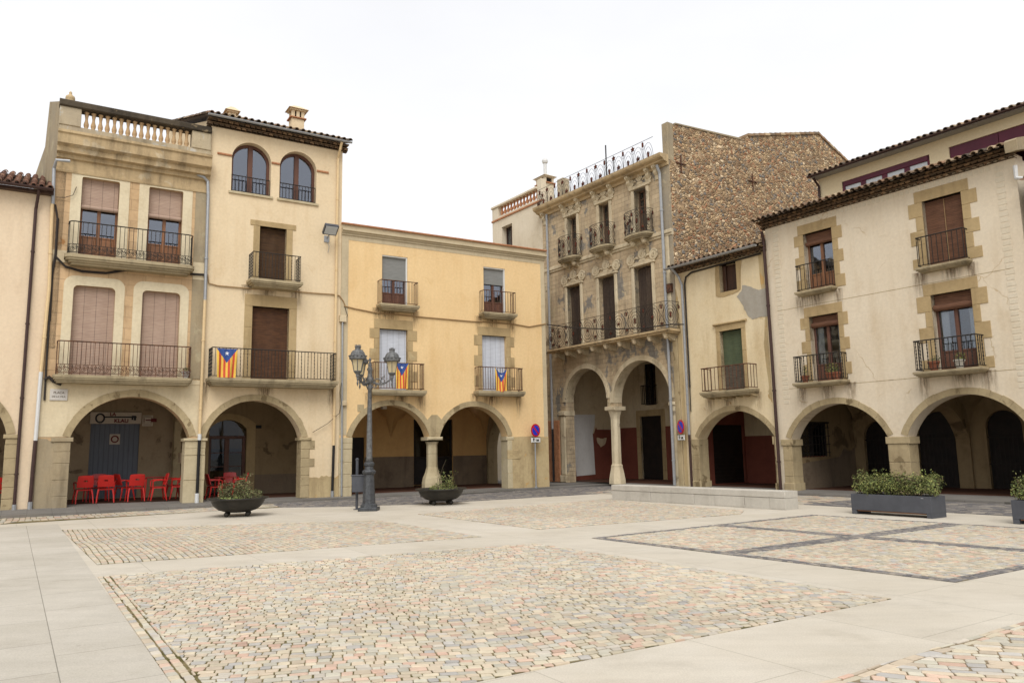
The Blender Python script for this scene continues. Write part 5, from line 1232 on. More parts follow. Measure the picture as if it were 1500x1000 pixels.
m.box(wn[0]-.06, wn[1]+.06, -.02, .05, wn[3], wn[3]+.06); m.build('grille', 'iron', f)
f.rotation_euler = (0, 0, pi/2); f.location = (.3, 0, 0)
xarch(b, (A1[1]+A2[0])/2-.22, (A1[1]+A2[0])/2+.22, T, D, 1.75, 2.85, 3.55, 'plastertan', 'vault_rib', .1)
for k, (xa, xb) in enumerate(((A1[0], A1[1]), (A2[0], A2[1]))):      # groin vault cells under the ceiling
    groin(b, xa-.1, xb+.1, D, 2.1, 1.35, 'plastertan')

# ================================================================== set-back storey behind
F8 = Fac(FR.w(0, 4.05, 0), 144.7); p = F8.p
u8 = p(1199.5, 275)[0]; F8 = F8.shift(u8); p = F8.p; w = 14
b = building('house', F8, 'set-back cream house with maroon window strip above the quoined house roof')
zt = p(1199, 263)[1]
w1 = (p(1233, 266)[0], p(1361, 227)[0], p(1233, 266)[1]-1.5, (p(1233, 266)[1]+p(1361, 227)[1])/2)
w2 = (p(1389.5, 216)[0], w-1, p(1389.5, 216)[1]-1.8, p(1389.5, 216)[1])
m = MB(); pierced(m, rect(.004, w, 3.9, zt), [rect(*w1), rect(*w2)], 0, .35); m.build('wall', 'b8', b)
m = MB(); m.bbox(w1[0], w1[1], .02, .1, w1[3]-.2, w1[3]); m.bbox(w1[0], w1[0]+.1, .02, .1, w1[2], w1[3]); m.bbox(w1[1]-.1, w1[1], .02, .1, w1[2], w1[3])
for i in range(1, 4): x = w1[0]+(w1[1]-w1[0])*i/4; m.bbox(x-.1, x+.1, .03, .1, w1[2], w1[3]-.2)
f = m.build('window', 'maroon', b)
m = MB(); m.box(w1[0]+.1, w1[1]-.1, .07, .08, w1[2], w1[3]-.2); m.build('glass', 'frost', f)
m = MB(); x = w2[0]
while x < w2[1]: m.bbox(x, min(w2[1], x+1.55)-.015, .05, .12, w2[2], w2[3], .004); x += 1.55
m.build('panel', 'maroon', b)
tiles(b, -.15, w+.3, -.45, zt+.08, radians(16), 8.0)
m = MB(); m.bbox(-.1, w+.3, -.42, .35, zt-.0, zt+.08, .01); m.build('eave', 'zinc', b); gutter(b, -.15, w+.3, -.5, zt+.06, 'brownpipe', .06)
m = MB(); m.tube([(-.02, -.3, zt), (.03, -.05, zt-.3), (.03, -.05, zt-3)], .05, 8); m.build('drainpipe', 'brownpipe', b)
shell(b, w, 4.2, zt, 9, 'b8', zt)

# ================================================================== neighbour at the right edge
F10 = FR.shift(u6r+.32); p = F10.p; w = 7
b = building('house', F10, 'grey green rendered house with a lower tiled eave at the right edge')
zt = p(1495, 282)[1]
m = MB(); pierced(m, [(.004, 0), (.9, 0)]+arc(.9, 3.9, 1.9, 3.1)+[(3.9, 0), (w, 0), (w, zt), (.004, zt)], [rect(1.5, 2.6, 4, 6.2), rect(4.4, 5.5, 4, 6.2)], 0, T); m.build('wall', 'cement', b)
for x in (1.5, 4.4): glazed(b, 'french_window', x, x+1.1, 4, 6.2, .2, 'wooddk', .28)
eave(b, -.0, w, zt, .35, 2); tiles(b, .0, w, -.5, zt+.19, radians(17), 5)
m = MB(); voussoirs(m, .9, 3.9, 1.9, 3.1, .2, -.02, T+.02, 13); m.build('arch_stone', 'sandp', b)
arcade(b, w, 3.7, .12, 3.6, 'plasterdim', ends=(1, 1)); shell(b, w, 3.9, zt, 8, 'cement', zt)
pipe(b, [(-.3, -.1, zt+.75), (-.3, -.1, zt+.4), (-.02, -.1, zt+.3)], 'pvc', .06, 'overflow_pipe', False)
pipe(b, [(-.02, -.1, zt+.3), (.0, -.1, 4), (.0, -.1, .1)], 'brownpipe', .055)

# ================================================================== ground
G2_ = lambda x, y: gnd(x, y).to_2d()
m = MB(); g = 400; m.add([(-g, -g, 0), (g, -g, 0), (g, g, 0), (-g, g, 0)], [(0, 1, 2, 3)]); tag(m.build('plaza_paving', 'slab'), kind='structure')
lp = [G2_(90, 775), G2_(250, 1000)]; dl = (lp[1]-lp[0]); lp2 = lp[1]+dl*.6; lp0 = lp[0]-dl*.12; nl = Vector((-dl.y, dl.x)).normalized()*-1
m = MB(); q = [lp0, lp2, lp2+nl*9, lp0+nl*9]; m.add([(x.x, x.y, .004) for x in q], [(0, 1, 2, 3)]); tag(m.build('paving_strip', 'slabgrey'), kind='structure')
PAL = [(221, 209, 184), (216, 206, 182), (211, 206, 188), (205, 200, 184), (222, 206, 182), (222, 195, 174), (215, 184, 164), (203, 199, 191), (218, 203, 179), (213, 205, 190), (207, 193, 172), (190, 187, 181)]
WTS = [13, 13, 13, 10, 11, 9, 5, 6, 9, 11, 8, 3]
DPAL = [(134, 130, 127), (122, 120, 120), (144, 139, 133), (114, 112, 112), (156, 149, 139)]
def clip(poly, win):
    for i in range(len(win)):
        a, c = win[i], win[(i+1) % len(win)]; out = []
        def sd_(q): return (c[0]-a[0])*(q[1]-a[1])-(c[1]-a[1])*(q[0]-a[0])
        for j in range(len(poly)):
            u, v = poly[j], poly[(j+1) % len(poly)]; du, dv = sd_(u), sd_(v)
            if du >= 0: out.append(u)
            if du*dv < 0: t = du/(du-dv); out.append((u[0]+(v[0]-u[0])*t, u[1]+(v[1]-u[1])*t))
        poly = out
        if len(poly) < 3: return []
    return poly
def area(p): return .5*sum(p[i][0]*p[(i+1) % len(p)][1]-p[(i+1) % len(p)][0]*p[i][1] for i in range(len(p)))
def ccw(p): return p if area(p) > 0 else p[::-1]
def stones(mb, win, az, rowh=.115, ln=(.15, .26), amp=.25, wl=3.0, gap=.009, z=.004, h=.009, pal=PAL, wts=WTS, k=.70, detail=True, rng=None):
    win = ccw(win); a = radians(az); ux, uy = sin(a), cos(a); vx, vy = -uy, ux
    cu = [q[0]*ux+q[1]*uy for q in win]; cv = [q[0]*vx+q[1]*vy for q in win]
    u0, u1, v0, v1 = min(cu), max(cu), min(cv), max(cv); v = v0-amp*2; ph = R_(0, 6)
    def wave(u, v): return amp*(sin(u*2*pi/wl+ph+v*.35)*.6+sin(u*2*pi/(wl*.43)+ph*2+v*.8)*.25)
    while v < v1+amp*2:
        hh = rowh*R_(.8, 1.22); u = u0-R_(0, .25)
        while u < u1:
            l = R_(*ln)*(.72 if random.random() < .14 else 1); g2 = gap*R_(.6, 1.5)/2; j = .0065
            g2 *= .55+.9*max(0, min(1, .5+1.1*mnoise.noise(Vector((u*.8, v*.8, 11))))); g3 = g2*.6; q = [(u+g3, v+g2), (u+l-g3, v+g2), (u+l-g3, v+hh-g2), (u+g3, v+hh-g2)]
            q = [(x+R_(-j, j), y+R_(-j*.7, j*.7)) for x, y in q]
            if detail:     # rounded corners
                r = []
                for i in range(4):
                    pv, c, nx = q[i-1], q[i], q[(i+1) % 4]; t = R_(.04, .12); r += [(c[0]+(pv[0]-c[0])*t, c[1]+(pv[1]-c[1])*t), (c[0]+(nx[0]-c[0])*t, c[1]+(nx[1]-c[1])*t)]
                q = r
            w_ = [((x)*ux+(y+wave(x, y))*vx, (x)*uy+(y+wave(x, y))*vy) for x, y in q]
            w_ = clip(ccw(w_), win); u += l
            if len(w_) < 3 or area(w_) < rowh*rowh*.18: continue
            cx = sum(p_[0] for p_ in w_)/len(w_); cy = sum(p_[1] for p_ in w_)/len(w_); n = len(w_)
            hz = h*R_(.6, 1.25); sx, sy = R_(-.03, .03), R_(-.03, .03)
            c = random.choices(pal, wts)[0] if wts else random.choice(pal)
            patch = mnoise.noise(Vector((cx*.45, cy*.45, 3)))*.10; f = R_(.93, 1.05)*(1+patch*.6); c = (c[0], c[1]*.99, c[2]*.982)
            mb.k = lin(*[max(5, min(250, q_*f)) for q_ in c], k)
            def top(p_, s_): x, y = cx+(p_[0]-cx)*s_, cy+(p_[1]-cy)*s_; return (x, y)
            o1 = [(p_[0], p_[1], z-.012) for p_ in w_]
            s1 = 1-.007/max(.05, min(hh, l)/2)
            o2 = [(p_[0]*(1)+0, p_[1], z+hz*.62) for p_ in w_]
            o3 = [(top(p_, s1)[0], top(p_, s1)[1], z+hz+(p_[0]-cx)*sx+(p_[1]-cy)*sy) for p_ in w_]
            if detail: mb.add(o2+o3+o1, [tuple(range(n, 2*n))]+[(i, (i+1) % n, n+(i+1) % n, n+i) for i in range(n)]+[(2*n+i, 2*n+(i+1) % n, (i+1) % n, i) for i in range(n)])
            else: mb.add(o1+o3, [tuple(range(n, 2*n))]+[(i, (i+1) % n, n+(i+1) % n, n+i) for i in range(n)])
        v += hh
G2 = lambda x, y: tuple(gnd(x, y)[:2])
def panel(name, poly, az, border=None, joint='joint', mat='stone', sub=None, **kw):
    m = MB(); m.add([(x, y, .004) for x, y in ccw(poly)], [tuple(range(len(poly)))]); tag(m.build(name+'_joints', joint), kind='structure')
    m = MB()
    for q, a in (sub or [(poly, az)]): stones(m, q, a, **kw)
    tag(m.build(name, mat), kind='structure')
def vec(p): return Vector((p[0], p[1]))
def inset_edge(a, c, d): # strip of width d to the left of a->c
    a, c = vec(a), vec(c); t = (c-a).normalized(); n = Vector((-t.y, t.x))*d; return a+n, c+n
# big near panel with its double border course on the left
a, b_, c_, d_ = G2(143, 845), G2(785, 796), G2(1306, 877), G2(690, 1000)
def cross2(p, q, r, t):
    p, q, r, t = vec(p), vec(q), vec(r), vec(t); d1, d2 = q-p, t-r; k = ((r.x-p.x)*d2.y-(r.y-p.y)*d2.x)/(d1.x*d2.y-d1.y*d2.x); return tuple(p+d1*k)
e_ = cross2(a, G2(250, 1000), c_, d_)
t =   .19/(vec(b_)-vec(a)).length
a2, e2 = tuple(vec(a)+(vec(b_)-vec(a))*t), tuple(vec(e_)+(vec(c_)-vec(e_))*(.19/(vec(c_)-vec(e_)).length))
am, em = tuple((vec(a)+vec(a2))/2), tuple((vec(e_)+vec(e2))/2)
panel('cobbled_panel', [a, b_, c_, e_], 0, sub=[([a, am, em, e_], 147), ([am, a2, e2, em], 147)], rowh=.094, ln=(.10, .14), amp=.0, gap=.014)
m = MB(); stones(m, [a2, b_, c_, e2], 76, rowh=.088, ln=(.085, .145), amp=.15, wl=5.2, gap=.0135); tag(m.build('cobbled_panel', 'stone'), kind='structure')
# far left panel
q1, q2, q3, q4 = G2(90, 776), G2(142, 827), G2(705, 786), G2(556, 762)
panel('cobbled_panel', [q1, q2, q3, q4], 147, rowh=.105, ln=(.09, .15), amp=.05, wl=6, detail=False)
# middle panel in front of the bench
r1, r2, r3, r4 = G2(612, 753), G2(790, 775), G2(1085, 753), G2(886, 731)
panel('cobbled_panel', [r1, r2, r3, G2(1090, 748), r4], 62, rowh=.095, ln=(.09, .15), amp=.1, wl=4, detail=False)
# panel with the dark sett grid at right
s1, s2, s3 = G2(866, 788), G2(1190, 754), G2(1400, 853)
s4 = tuple(vec(s2)+vec(s3)-vec(s1)+Vector((.3, -.2)))
A_, B_ = vec(s2)-vec(s1), vec(s3)-vec(s1)
def cell(u0, u1, v0, v1):
    f = lambda u, v: tuple((1-u)*(1-v)*vec(s1)+u*(1-v)*vec(s2)+(1-u)*v*vec(s3)+u*v*vec(s4)); return [f(u0, v0), f(u1, v0), f(u1, v1), f(u0, v1)]
m = MB(); m.add([(x, y, .004) for x, y in ccw(cell(0, 1, 0, 1))], [(0, 1, 2, 3)]); tag(m.build('cobbled_panel_joints', 'joint'), kind='structure')
lu, lv = A_.length, B_.length; bu, bv = .17/lu, .17/lv
um, vm = .50, .475
m = MB()
for u0, u1 in ((bu, um-bu*1.1), (um+bu*1.1, 1-bu)):
    for v0, v1 in ((bv, vm-bv*1.1), (vm+bv*1.1, 1-bv)): stones(m, cell(u0, u1, v0, v1), 66, rowh=.10, ln=(.09, .15), amp=.08, wl=3, detail=False)
tag(m.build('cobbled_panel', 'stone'), kind='structure')
m = MB()
for cl, azz in ((cell(0, 1, 0, bv), 55), (cell(0, 1, 1-bv, 1), 55), (cell(0, bu, bv, 1-bv), 146), (cell(1-bu, 1, bv, 1-bv), 146), (cell(bu, 1-bu, vm-bv*1.1, vm+bv*1.1), 55), (cell(um-bu*1.1, um+bu*1.1, bv, vm-bv*1.1), 146), (cell(um-bu*1.1, um+bu*1.1, vm+bv*1.1, 1-bv), 146)):
    stones(m, cl, azz, rowh=.085, ln=(.08, .13), amp=0, pal=DPAL, wts=None, k=.85, detail=False, gap=.008)
tag(m.build('dark_sett_border', 'basalt'), kind='structure')
# near right panel
t1, t2 = G2(1205, 1000), G2(1500, 911); t1 = tuple(vec(t1)-(vec(t2)-vec(t1))*1.2); t2 = tuple(vec(t2)+(vec(t2)-vec(t1))*1.6)
dr_ = (vec(t2)-vec(t1)).normalized(); nn = Vector((dr_.y, -dr_.x))
f1, f2 = tuple(vec(t1)+nn*.11), tuple(vec(t2)+nn*.11); f3, f4 = tuple(vec(t2)+nn*4.5), tuple(vec(t1)+nn*4.5)
panel('cobbled_panel', [t1, t2, f3, f4], 0, sub=[([t1, t2, f2, f1], 56), ([f1, f2, f3, f4], 112)], rowh=.098, ln=(.13, .24), amp=.05, gap=.018, joint='jointsand')
# carriageway along the two rows of houses
kerbL = [FA.w(-6, -1.35, 0), FB.w(.0, -1.3, 0), FB.w(WB, -1.1, 0), FC.w(WC*.5, -.85, 0), FD.w(.2, -.62, 0), FD.w(4.6, -.42, 0), FD.w(WD, -.36, 0)]
k_corner = gnd(898, 710); kR = [FR.w(u, -.62-.04*max(0, u), 0) for u in (u45-2.2, u45, 0, 4, u6r, u6r+9)]
kerb = [q for q in kerbL]+[FD.w(WD+.9, -.42, 0)]+[Vector((k_corner.x, k_corner.y, 0))]+kR[1:]
nearL = [G2(-400, 792), G2(0, 768), G2(300, 749), G2(410, 743)]
nearD = [G2(410, 743), G2(500, 742), G2(620, 738), G2(790, 728), G2(895, 722)]
m = MB(); mj = MB()
def quadstrip(near, far, az, pal, wts, k, **kw):
    poly = near+[tuple(q[:2]) for q in far][::-1]
    mj.add([(x, y, .004) for x, y in poly], [tuple(range(len(poly)))])
    for i in range(1):
        pass
    hull = poly
    stones(m, hull, az, pal=pal, wts=wts, k=k, detail=False, **kw)
k2 = tuple(gnd(388, 735)[:2])
kp = lambda f, u, o: tuple(f.w(u, o, 0)[:2])
quadstrip([nearL[0], nearL[1]], [kerbL[0], kp(FB, .5, -1.3)], 148, PAL, WTS, .62, rowh=.15, ln=(.2, .34), amp=.03)
quadstrip([nearL[1], nearL[2], nearL[3]], [kp(FB, .5, -1.3), kerbL[2], kp(FC, 2.2, -.95)], 148, PAL, WTS, .62, rowh=.15, ln=(.2, .34), amp=.03)
tag(m.build('cobbled_road', 'stone'), kind='structure'); tag(mj.build('cobbled_road_joints', 'joint'), kind='structure')
m = MB(); mj = MB()
quadstrip([nearL[3], nearD[1], nearD[2]], [kp(FC, 2.2, -.95), kp(FC, WC, -.66), kp(FD, 3.0, -.5)], 58, DPAL, None, .75, rowh=.13, ln=(.15, .26), amp=.05)
quadstrip([nearD[2], nearD[3], nearD[4]], [kp(FD, 3.0, -.5), kp(FD, WD, -.36), tuple(k_corner[:2])], 58, DPAL, None, .75, rowh=.13, ln=(.15, .26), amp=.05)
rn = [FR.w(u, -3.3, 0) for u in (3.6, 12)]
quadstrip([kp(FR, 14, -4.2), kp(FR, 3.4, -4.0)], [kp(FR, 14, -.62), kp(FR, 3.4, -.62)], 145, DPAL+[(190, 184, 172)], [5, 5, 5, 4, 3, 1.2], .75, rowh=.15, ln=(.18, .34), amp=.05)
tag(m.build('dark_road_setts', 'basalt'), kind='structure'); tag(mj.build('dark_road_joints', 'jointdk'), kind='structure')
m = MB(); mj = MB()
quadstrip([kp(FR, 3.4, -4.0), kp(FR, -6.2, -4.0)], [kp(FR, 3.4, -.62), kp(FR, -6.2, -.7)], 145, PAL+[(150, 146, 140)], WTS+[8], .58, rowh=.15, ln=(.18, .34), amp=.05)
tag(m.build('cobbled_road', 'stone'), kind='structure'); tag(mj.build('cobbled_road_joints', 'joint'), kind='structure')
# pavement in front of and under the arcades (kerb step)
def pavement(kpts, fpts, zk, zf, name='pavement'):
    m = MB(); n = len(kpts)
    vs = [(q[0], q[1], 0) for q in kpts]+[(q[0], q[1], zk[i]) for i, q in enumerate(kpts)]+[(q[0], q[1], zf[i]) for i, q in enumerate(fpts)]
    m.add(vs, [(i, i+1, n+i+1, n+i) for i in range(n-1)]+[(n+i, n+i+1, 2*n+i+1, 2*n+i) for i in range(n-1)])
    tag(m.build(name, 'kerb'), kind='structure')
fin = .75
fl = [FA.w(-6, fin, 0), FB.w(0, fin, 0), FB.w(WB, fin, 0), FC.w(WC*.5, fin, 0), FD.w(.2, fin, 0), FD.w(4.6, fin, 0), FD.w(WD, fin, 0)]
zfl = [.24, .22, .15, .125, .10, .10, .10]
pavement(kerbL, fl, [.09, .09, .08, .08, .07, .07, .07], zfl)
cor = [FD.w(WD, fin, 0), FD.w(WD+3, 8, 0), FR.w(u45-W4+.2, fin, 0), FR.w(u45-W4*.5, fin, 0)]
pavement([kerbL[-1], FD.w(WD+.9, -.40, 0), Vector((k_corner.x, k_corner.y, 0)), FR.w(u45-1.0, -.75, 0)], [FD.w(WD, fin, 0), FD.w(WD+1.5, 4, 0), FR.w(u45-W4*.5, fin, 0), FR.w(u45-1.0, fin, 0)], [.07, .07, .07, .07], [.1, .11, .12, .12], 'pavement_corner')
pavement([FR.w(u, -.75, 0) for u in (u45-1.0, 0, u6r, u6r+8)], [FR.w(u, fin, 0) for u in (u45-1.0, 0, u6r, u6r+8)], [.07]*4, [.12]*4)
m = MB()
def floor_quad(f, u0, u1, z0, z1, d0=fin, d1=5.2):
    a, b2, c2, d2_ = f.w(u0, d0, z0), f.w(u1, d0, z1), f.w(u1, d1, z1), f.w(u0, d1, z0); m.add([a, b2, c2, d2_], [(0, 1, 2, 3)])
floor_quad(FA, -6, WA, .235, .22); floor_quad(FB, 0, WB, .22, .15); floor_quad(FC, 0, WC, .15, .1); floor_quad(FD, 0, WD, .1, .1); floor_quad(FR, u45-W4, u6r+8, .12, .12)
tag(m.build('arcade_floor', 'brickfl'), kind='structure')
m = MB(); m.add([FD.w(WD, .7, .096), FD.w(WD+4.2, .7, .096), FD.w(WD+7, 14, .096), FD.w(WD, 14, .096)], [(0, 1, 2, 3)]); tag(m.build('side_street', 'kerb'), kind='structure')

# ================================================================== plants
def foliage(mb, c, ext, n, size, pal, k=1.0, lump=.35):
    for i in range(n):
        while True:
            x, y, z = R_(-1, 1), R_(-1, 1), R_(-1, 1)
            r = (abs(x)**2.6+abs(y)**2.6+abs(z)**2.6)**(1/2.6)
            lim = .80+lump*mnoise.noise(Vector((x*ext[0]*3.5+c[0], y*ext[1]*3.5+c[1], z*ext[2]*3.5)))
            if r < lim and (r > lim*.55 or random.random() < .3): break
        P_ = Vector((c[0]+x*ext[0], c[1]+y*ext[1], c[2]+z*ext[2])); nrm = Vector((x, y, z+.4)).normalized()+Vector((R_(-.7, .7), R_(-.7, .7), R_(-.5, .7))); nrm.normalize()
        a = nrm.orthogonal().normalized(); a = (a*cos(i*2.4)+nrm.cross(a)*sin(i*2.4)); bb = nrm.cross(a); s = size*R_(.7, 1.3)
        c_ = random.choice(pal); f = R_(.75, 1.2); mb.k = lin(*[min(250, q*f) for q in c_], k)
        mb.add([P_-a*s*.5, P_+bb*s*.28+nrm*s*.08, P_+a*s*.5, P_-bb*s*.28+nrm*s*.08], [(0, 1, 2, 3)])
def shrub(name, label, loc, rz, group, build):
    t = thing(name, label, 'plant', loc, rz, group); f = MB(); s = MB(); build(f, s); f.build('foliage', 'leaf', t); s.build('twigs', 'twig', t); return t
GREEN = [(112, 120, 66), (126, 132, 74), (94, 106, 58), (140, 140, 82), (80, 92, 54), (118, 116, 70), (100, 104, 62)]
DRY = [(108, 112, 74), (122, 118, 80), (92, 98, 62), (136, 126, 90), (112, 100, 74), (100, 112, 68), (88, 96, 62)]
# bowls
def bowl(x, y, label, seed):
    g0 = gnd(x, y); t = thing('bowl_planter', label, 'planter', (g0.x, g0.y, 0), R_(0, 1), 'iron bowl planters')
    m = MB(); pr = [(.10, .10), (.30, .115), (.5, .18), (.63, .28), (.69, .39), (.70, .44), (.80, .465), (.81, .485), (.80, .50), (.68, .49), (.66, .44)]; m.lathe(pr, 0, 0, 40, False); m.build('bowl', 'bowl', t, True)
    m = MB(); m.lathe([(.001, .435), (.67, .44)], 0, 0, 24, False); m.build('soil', 'soil', t)
    f0 = None
    for i in range(4):
        a = 2*pi*i/4+.6
        if f0 is None:
            m = MB(); m.ball((0, 0, .068), .07, 12, 8); m.lathe([(.03, .12), (.05, .17)], 0, 0, 8); f0 = m.build('foot', 'bowl', t, True); o = f0
        else: o = f0.copy(); col.objects.link(o); o.parent = t
        o.location = (.38*cos(a), .38*sin(a), 0)
    return g0
ga = bowl(348, 755.5, 'dark iron bowl planter with reddish twiggy shrubs in front of the cream house', 1)
gb = bowl(646, 738.5, 'dark iron bowl planter with sparse green plants near the yellow house column', 2)
def twiggy(f, s, n, hmin, hmax, rad, off, pal, lean=.35, leafn=26, size=.045):
    for i in range(n):
        a, r = R_(0, 2*pi), rad*math.sqrt(R_(0, 1)); x, y = r*cos(a)+off, r*sin(a)*.6; H = R_(hmin, hmax); dx, dy = R_(-lean, lean)*H, R_(-lean, lean)*H
        pts = [(x+dx*t*t+.02*sin(t*7+i), y+dy*t*t, H*t) for t in (0, .25, .5, .75, 1)]; s.tube(pts, [.009, .008, .006, .005, .003], 4, False)
        for k in range(leafn):
            t = R_(.15, 1); q = (x+dx*t*t+R_(-.09, .09)*(1.2-t*.6), y+dy*t*t+R_(-.09, .09), H*t+R_(-.02, .04)); foliage_leaf(f, q, size, pal)
def foliage_leaf(f, q, size, pal):
    P_ = Vector(q); nrm = Vector((R_(-1, 1), R_(-1, 1), R_(-.2, 1))).normalized(); a = nrm.orthogonal().normalized(); b2 = nrm.cross(a); s = size*R_(.6, 1.3); th = R_(0, 6); a, b2 = a*cos(th)+b2*sin(th), b2*cos(th)-a*sin(th)
    c_ = random.choice(pal); fct = R_(.75, 1.2); f.k = lin(*[min(250, c*fct) for c in c_], 1.0); f.add([P_-a*s*.5, P_+b2*s*.25, P_+a*s*.5, P_-b2*s*.25], [(0, 1, 2, 3)])
def pl1(f, s):
    twiggy(f, s, 28, .2, .52, .22, -.28, DRY, .35, 32); twiggy(f, s, 30, .25, .72, .18, .12, DRY, .3, 34); twiggy(f, s, 26, .1, .3, .3, .36, DRY, .5, 24); foliage(f, (-.1, -.3, .05), (.35, .25, .06), 260, .06, GREEN)
def pl2(f, s):
    twiggy(f, s, 12, .2, .60, .22, .16, GREEN, .6, 24, .055); twiggy(f, s, 22, .08, .22, .5, .0, GREEN, .5, 20); twiggy(f, s, 3, .7, .95, .1, -.05, GREEN, .35, 14); foliage(f, (.05, -.1, .03), (.5, .4, .06), 240, .05, GREEN)
shrub('shrub', 'twiggy olive and reddish shrubs growing in the bowl before the cream house', (ga.x, ga.y, .44), 0, None, pl1)
shrub('shrub', 'sparse green straggling plants growing in the bowl by the flared column', (gb.x, gb.y, .44), 0, None, pl2)
# long planters
def planter(pl, pr, label, L=None):
    a, c = gnd(*pl), gnd(*pr); d = (c-a); L = L or d.length; az = atan2(d.y, d.x); t = thing('long_planter', label, 'planter', (a.x, a.y, 0), az, 'grey steel planters'); H = .47; W_ = .60
    m = MB(); th = .03
    m.bbox(0, L, 0, W_, .11, .12, .004)
    for x0, x1, y0, y1 in ((0, L, 0, th), (0, L, W_-th, W_)): m.bbox(x0, x1, y0, y1, .10, H, .006)
    for x in (0, L-th): m.bbox(x, x+th, th, W_-th, .10, H, .006)
    m.build('trough', 'anthra', t)
    for x in (0, L-.12):
        m = MB(); m.bbox(x+.002, x+.118, .003, W_-.003, .0, .10, .004); m.build('foot', 'anthra', t)
    m = MB(); m.bbox(.14, L-.14, .02, .05, .075, .10, .004); m.build('slat', 'wood', t)
    m = MB(); m.box(th, L-th, th, W_-th, .38, .42); m.build('soil', 'soil', t)
    m = MB(); m.bbox(L-.22, L-.16, -.003, .01, H-.05, H-.035, .002); m.build('badge', 'zinc', t)
    return t, a, az, L, W_
def bush(f, s, L, H=.58):
    n = int(L*7)
    for i in range(n):
        x = .1+(L-.2)*i/(n-1); foliage(f, (x, .31+R_(-.08, .08), H*.5+R_(-.03, .08)*min(1, 4*min(x, L-x)/L+.4)), (.25*R_(.85, 1.15), .36*R_(.9, 1.1), H*.46*R_(.82, 1.14)), 620, .044, GREEN, .85, .5)
        for k in range(2): xx, yy = x+R_(-.15, .15), .31+R_(-.2, .2); [foliage_leaf(f, (xx+R_(-.05, .05), yy+R_(-.05, .05), H*R_(.7, 1.12)), .05, GREEN) for q in range(9)]
        for k in range(4): s.tube([(x+R_(-.1, .1), .31+R_(-.15, .15), 0), (x+R_(-.2, .2), .31+R_(-.2, .2), H*.8)], .008, 4, False)
t, a, az, L, W_ = planter((1248, 752), (1366, 759.5), 'long grey steel planter with one whole bushy hedge before the quoined house')
shrub('shrub', 'low bushy green hedge filling the whole long grey planter', (a.x, a.y, .40), az, None, lambda f, s: bush(f, s, L))
d = Vector((cos(az), sin(az), 0)); a2_ = gnd(1484, 767)
t = copy_tree(t); t.location = (a2_.x, a2_.y, 0); t['label'] = 'long grey steel planter cut off by the right edge of the photo'
shrub('shrub', 'bushy green hedge at the right edge, in the cut off planter', (a2_.x, a2_.y, .40), az, None, lambda f, s: bush(f, s, L))
# bench
a, c = gnd(896, 731.5), gnd(1151, 747); d = c-a; L = d.length; az = atan2(d.y, d.x)
t = thing('stone_bench', 'long pale concrete block bench on the plaza in front of the ornate house', 'bench', (a.x, a.y, 0), az)
H = .47; W_ = .55
m = MB(); m.bbox(0, L, .0, W_, H-.17, H, .012); m.bbox(.003, L-.003, .004, W_-.004, 0, .02, .004)
x = 0; i = 0
for wd_ in (.82, .9, .62, 1.1, .75, 1.0, .8, 1.2, .9):
    x1 = min(L, x+wd_)
    if L-x1 < .4: x1 = L
    m.bbox(x+.004, x1-.004, .0 if i % 2 else .012, W_, .02, H-.178, .006); x = x1; i += 1
    if x >= L: break
m.build('block', 'concrete', t)

# ================================================================== lamp post, bin, signs
g0 = gnd(540.3, 747.5)
t = thing('street_lamp', 'grey cast iron street lamp with three lanterns before the yellow house', 'street lamp', (g0.x, g0.y, 0), 0)
m = MB(); m.bbox(-.27, .27, -.27, .27, .0, .10, .02); m.lathe([(.25, .10), (.24, .17), (.19, .20)], 0, 0, 8)
m.lathe([(.19, .20), (.16, .75), (.145, 1.02), (.195, 1.06), (.205, 1.1), (.18, 1.14), (.13, 1.17), (.12, 1.26), (.15, 1.28), (.155, 1.34), (.11, 1.38)], 0, 0, 8); m.build('base', 'lampbase', t)
m = MB(); m.lathe([(.10, 1.38), (.09, 1.5), (.07, 2.6), (.056, 3.45), (.078, 3.48), (.078, 3.55), (.06, 3.58), (.05, 3.66)], 0, 0, 12); m.build('shaft', 'lampiron', t, True)
m = MB(); m.lathe([(.05, 3.62), (.11, 3.7), (.12, 3.78), (.07, 3.86), (.06, 4.0), (.09, 4.06), (.05, 4.14), (.06, 4.2), (.02, 4.3), (.045, 4.34), (.005, 4.42)], 0, 0, 12); m.build('finial', 'lampiron', t, True)
arm0 = lan0 = None; AR = .64
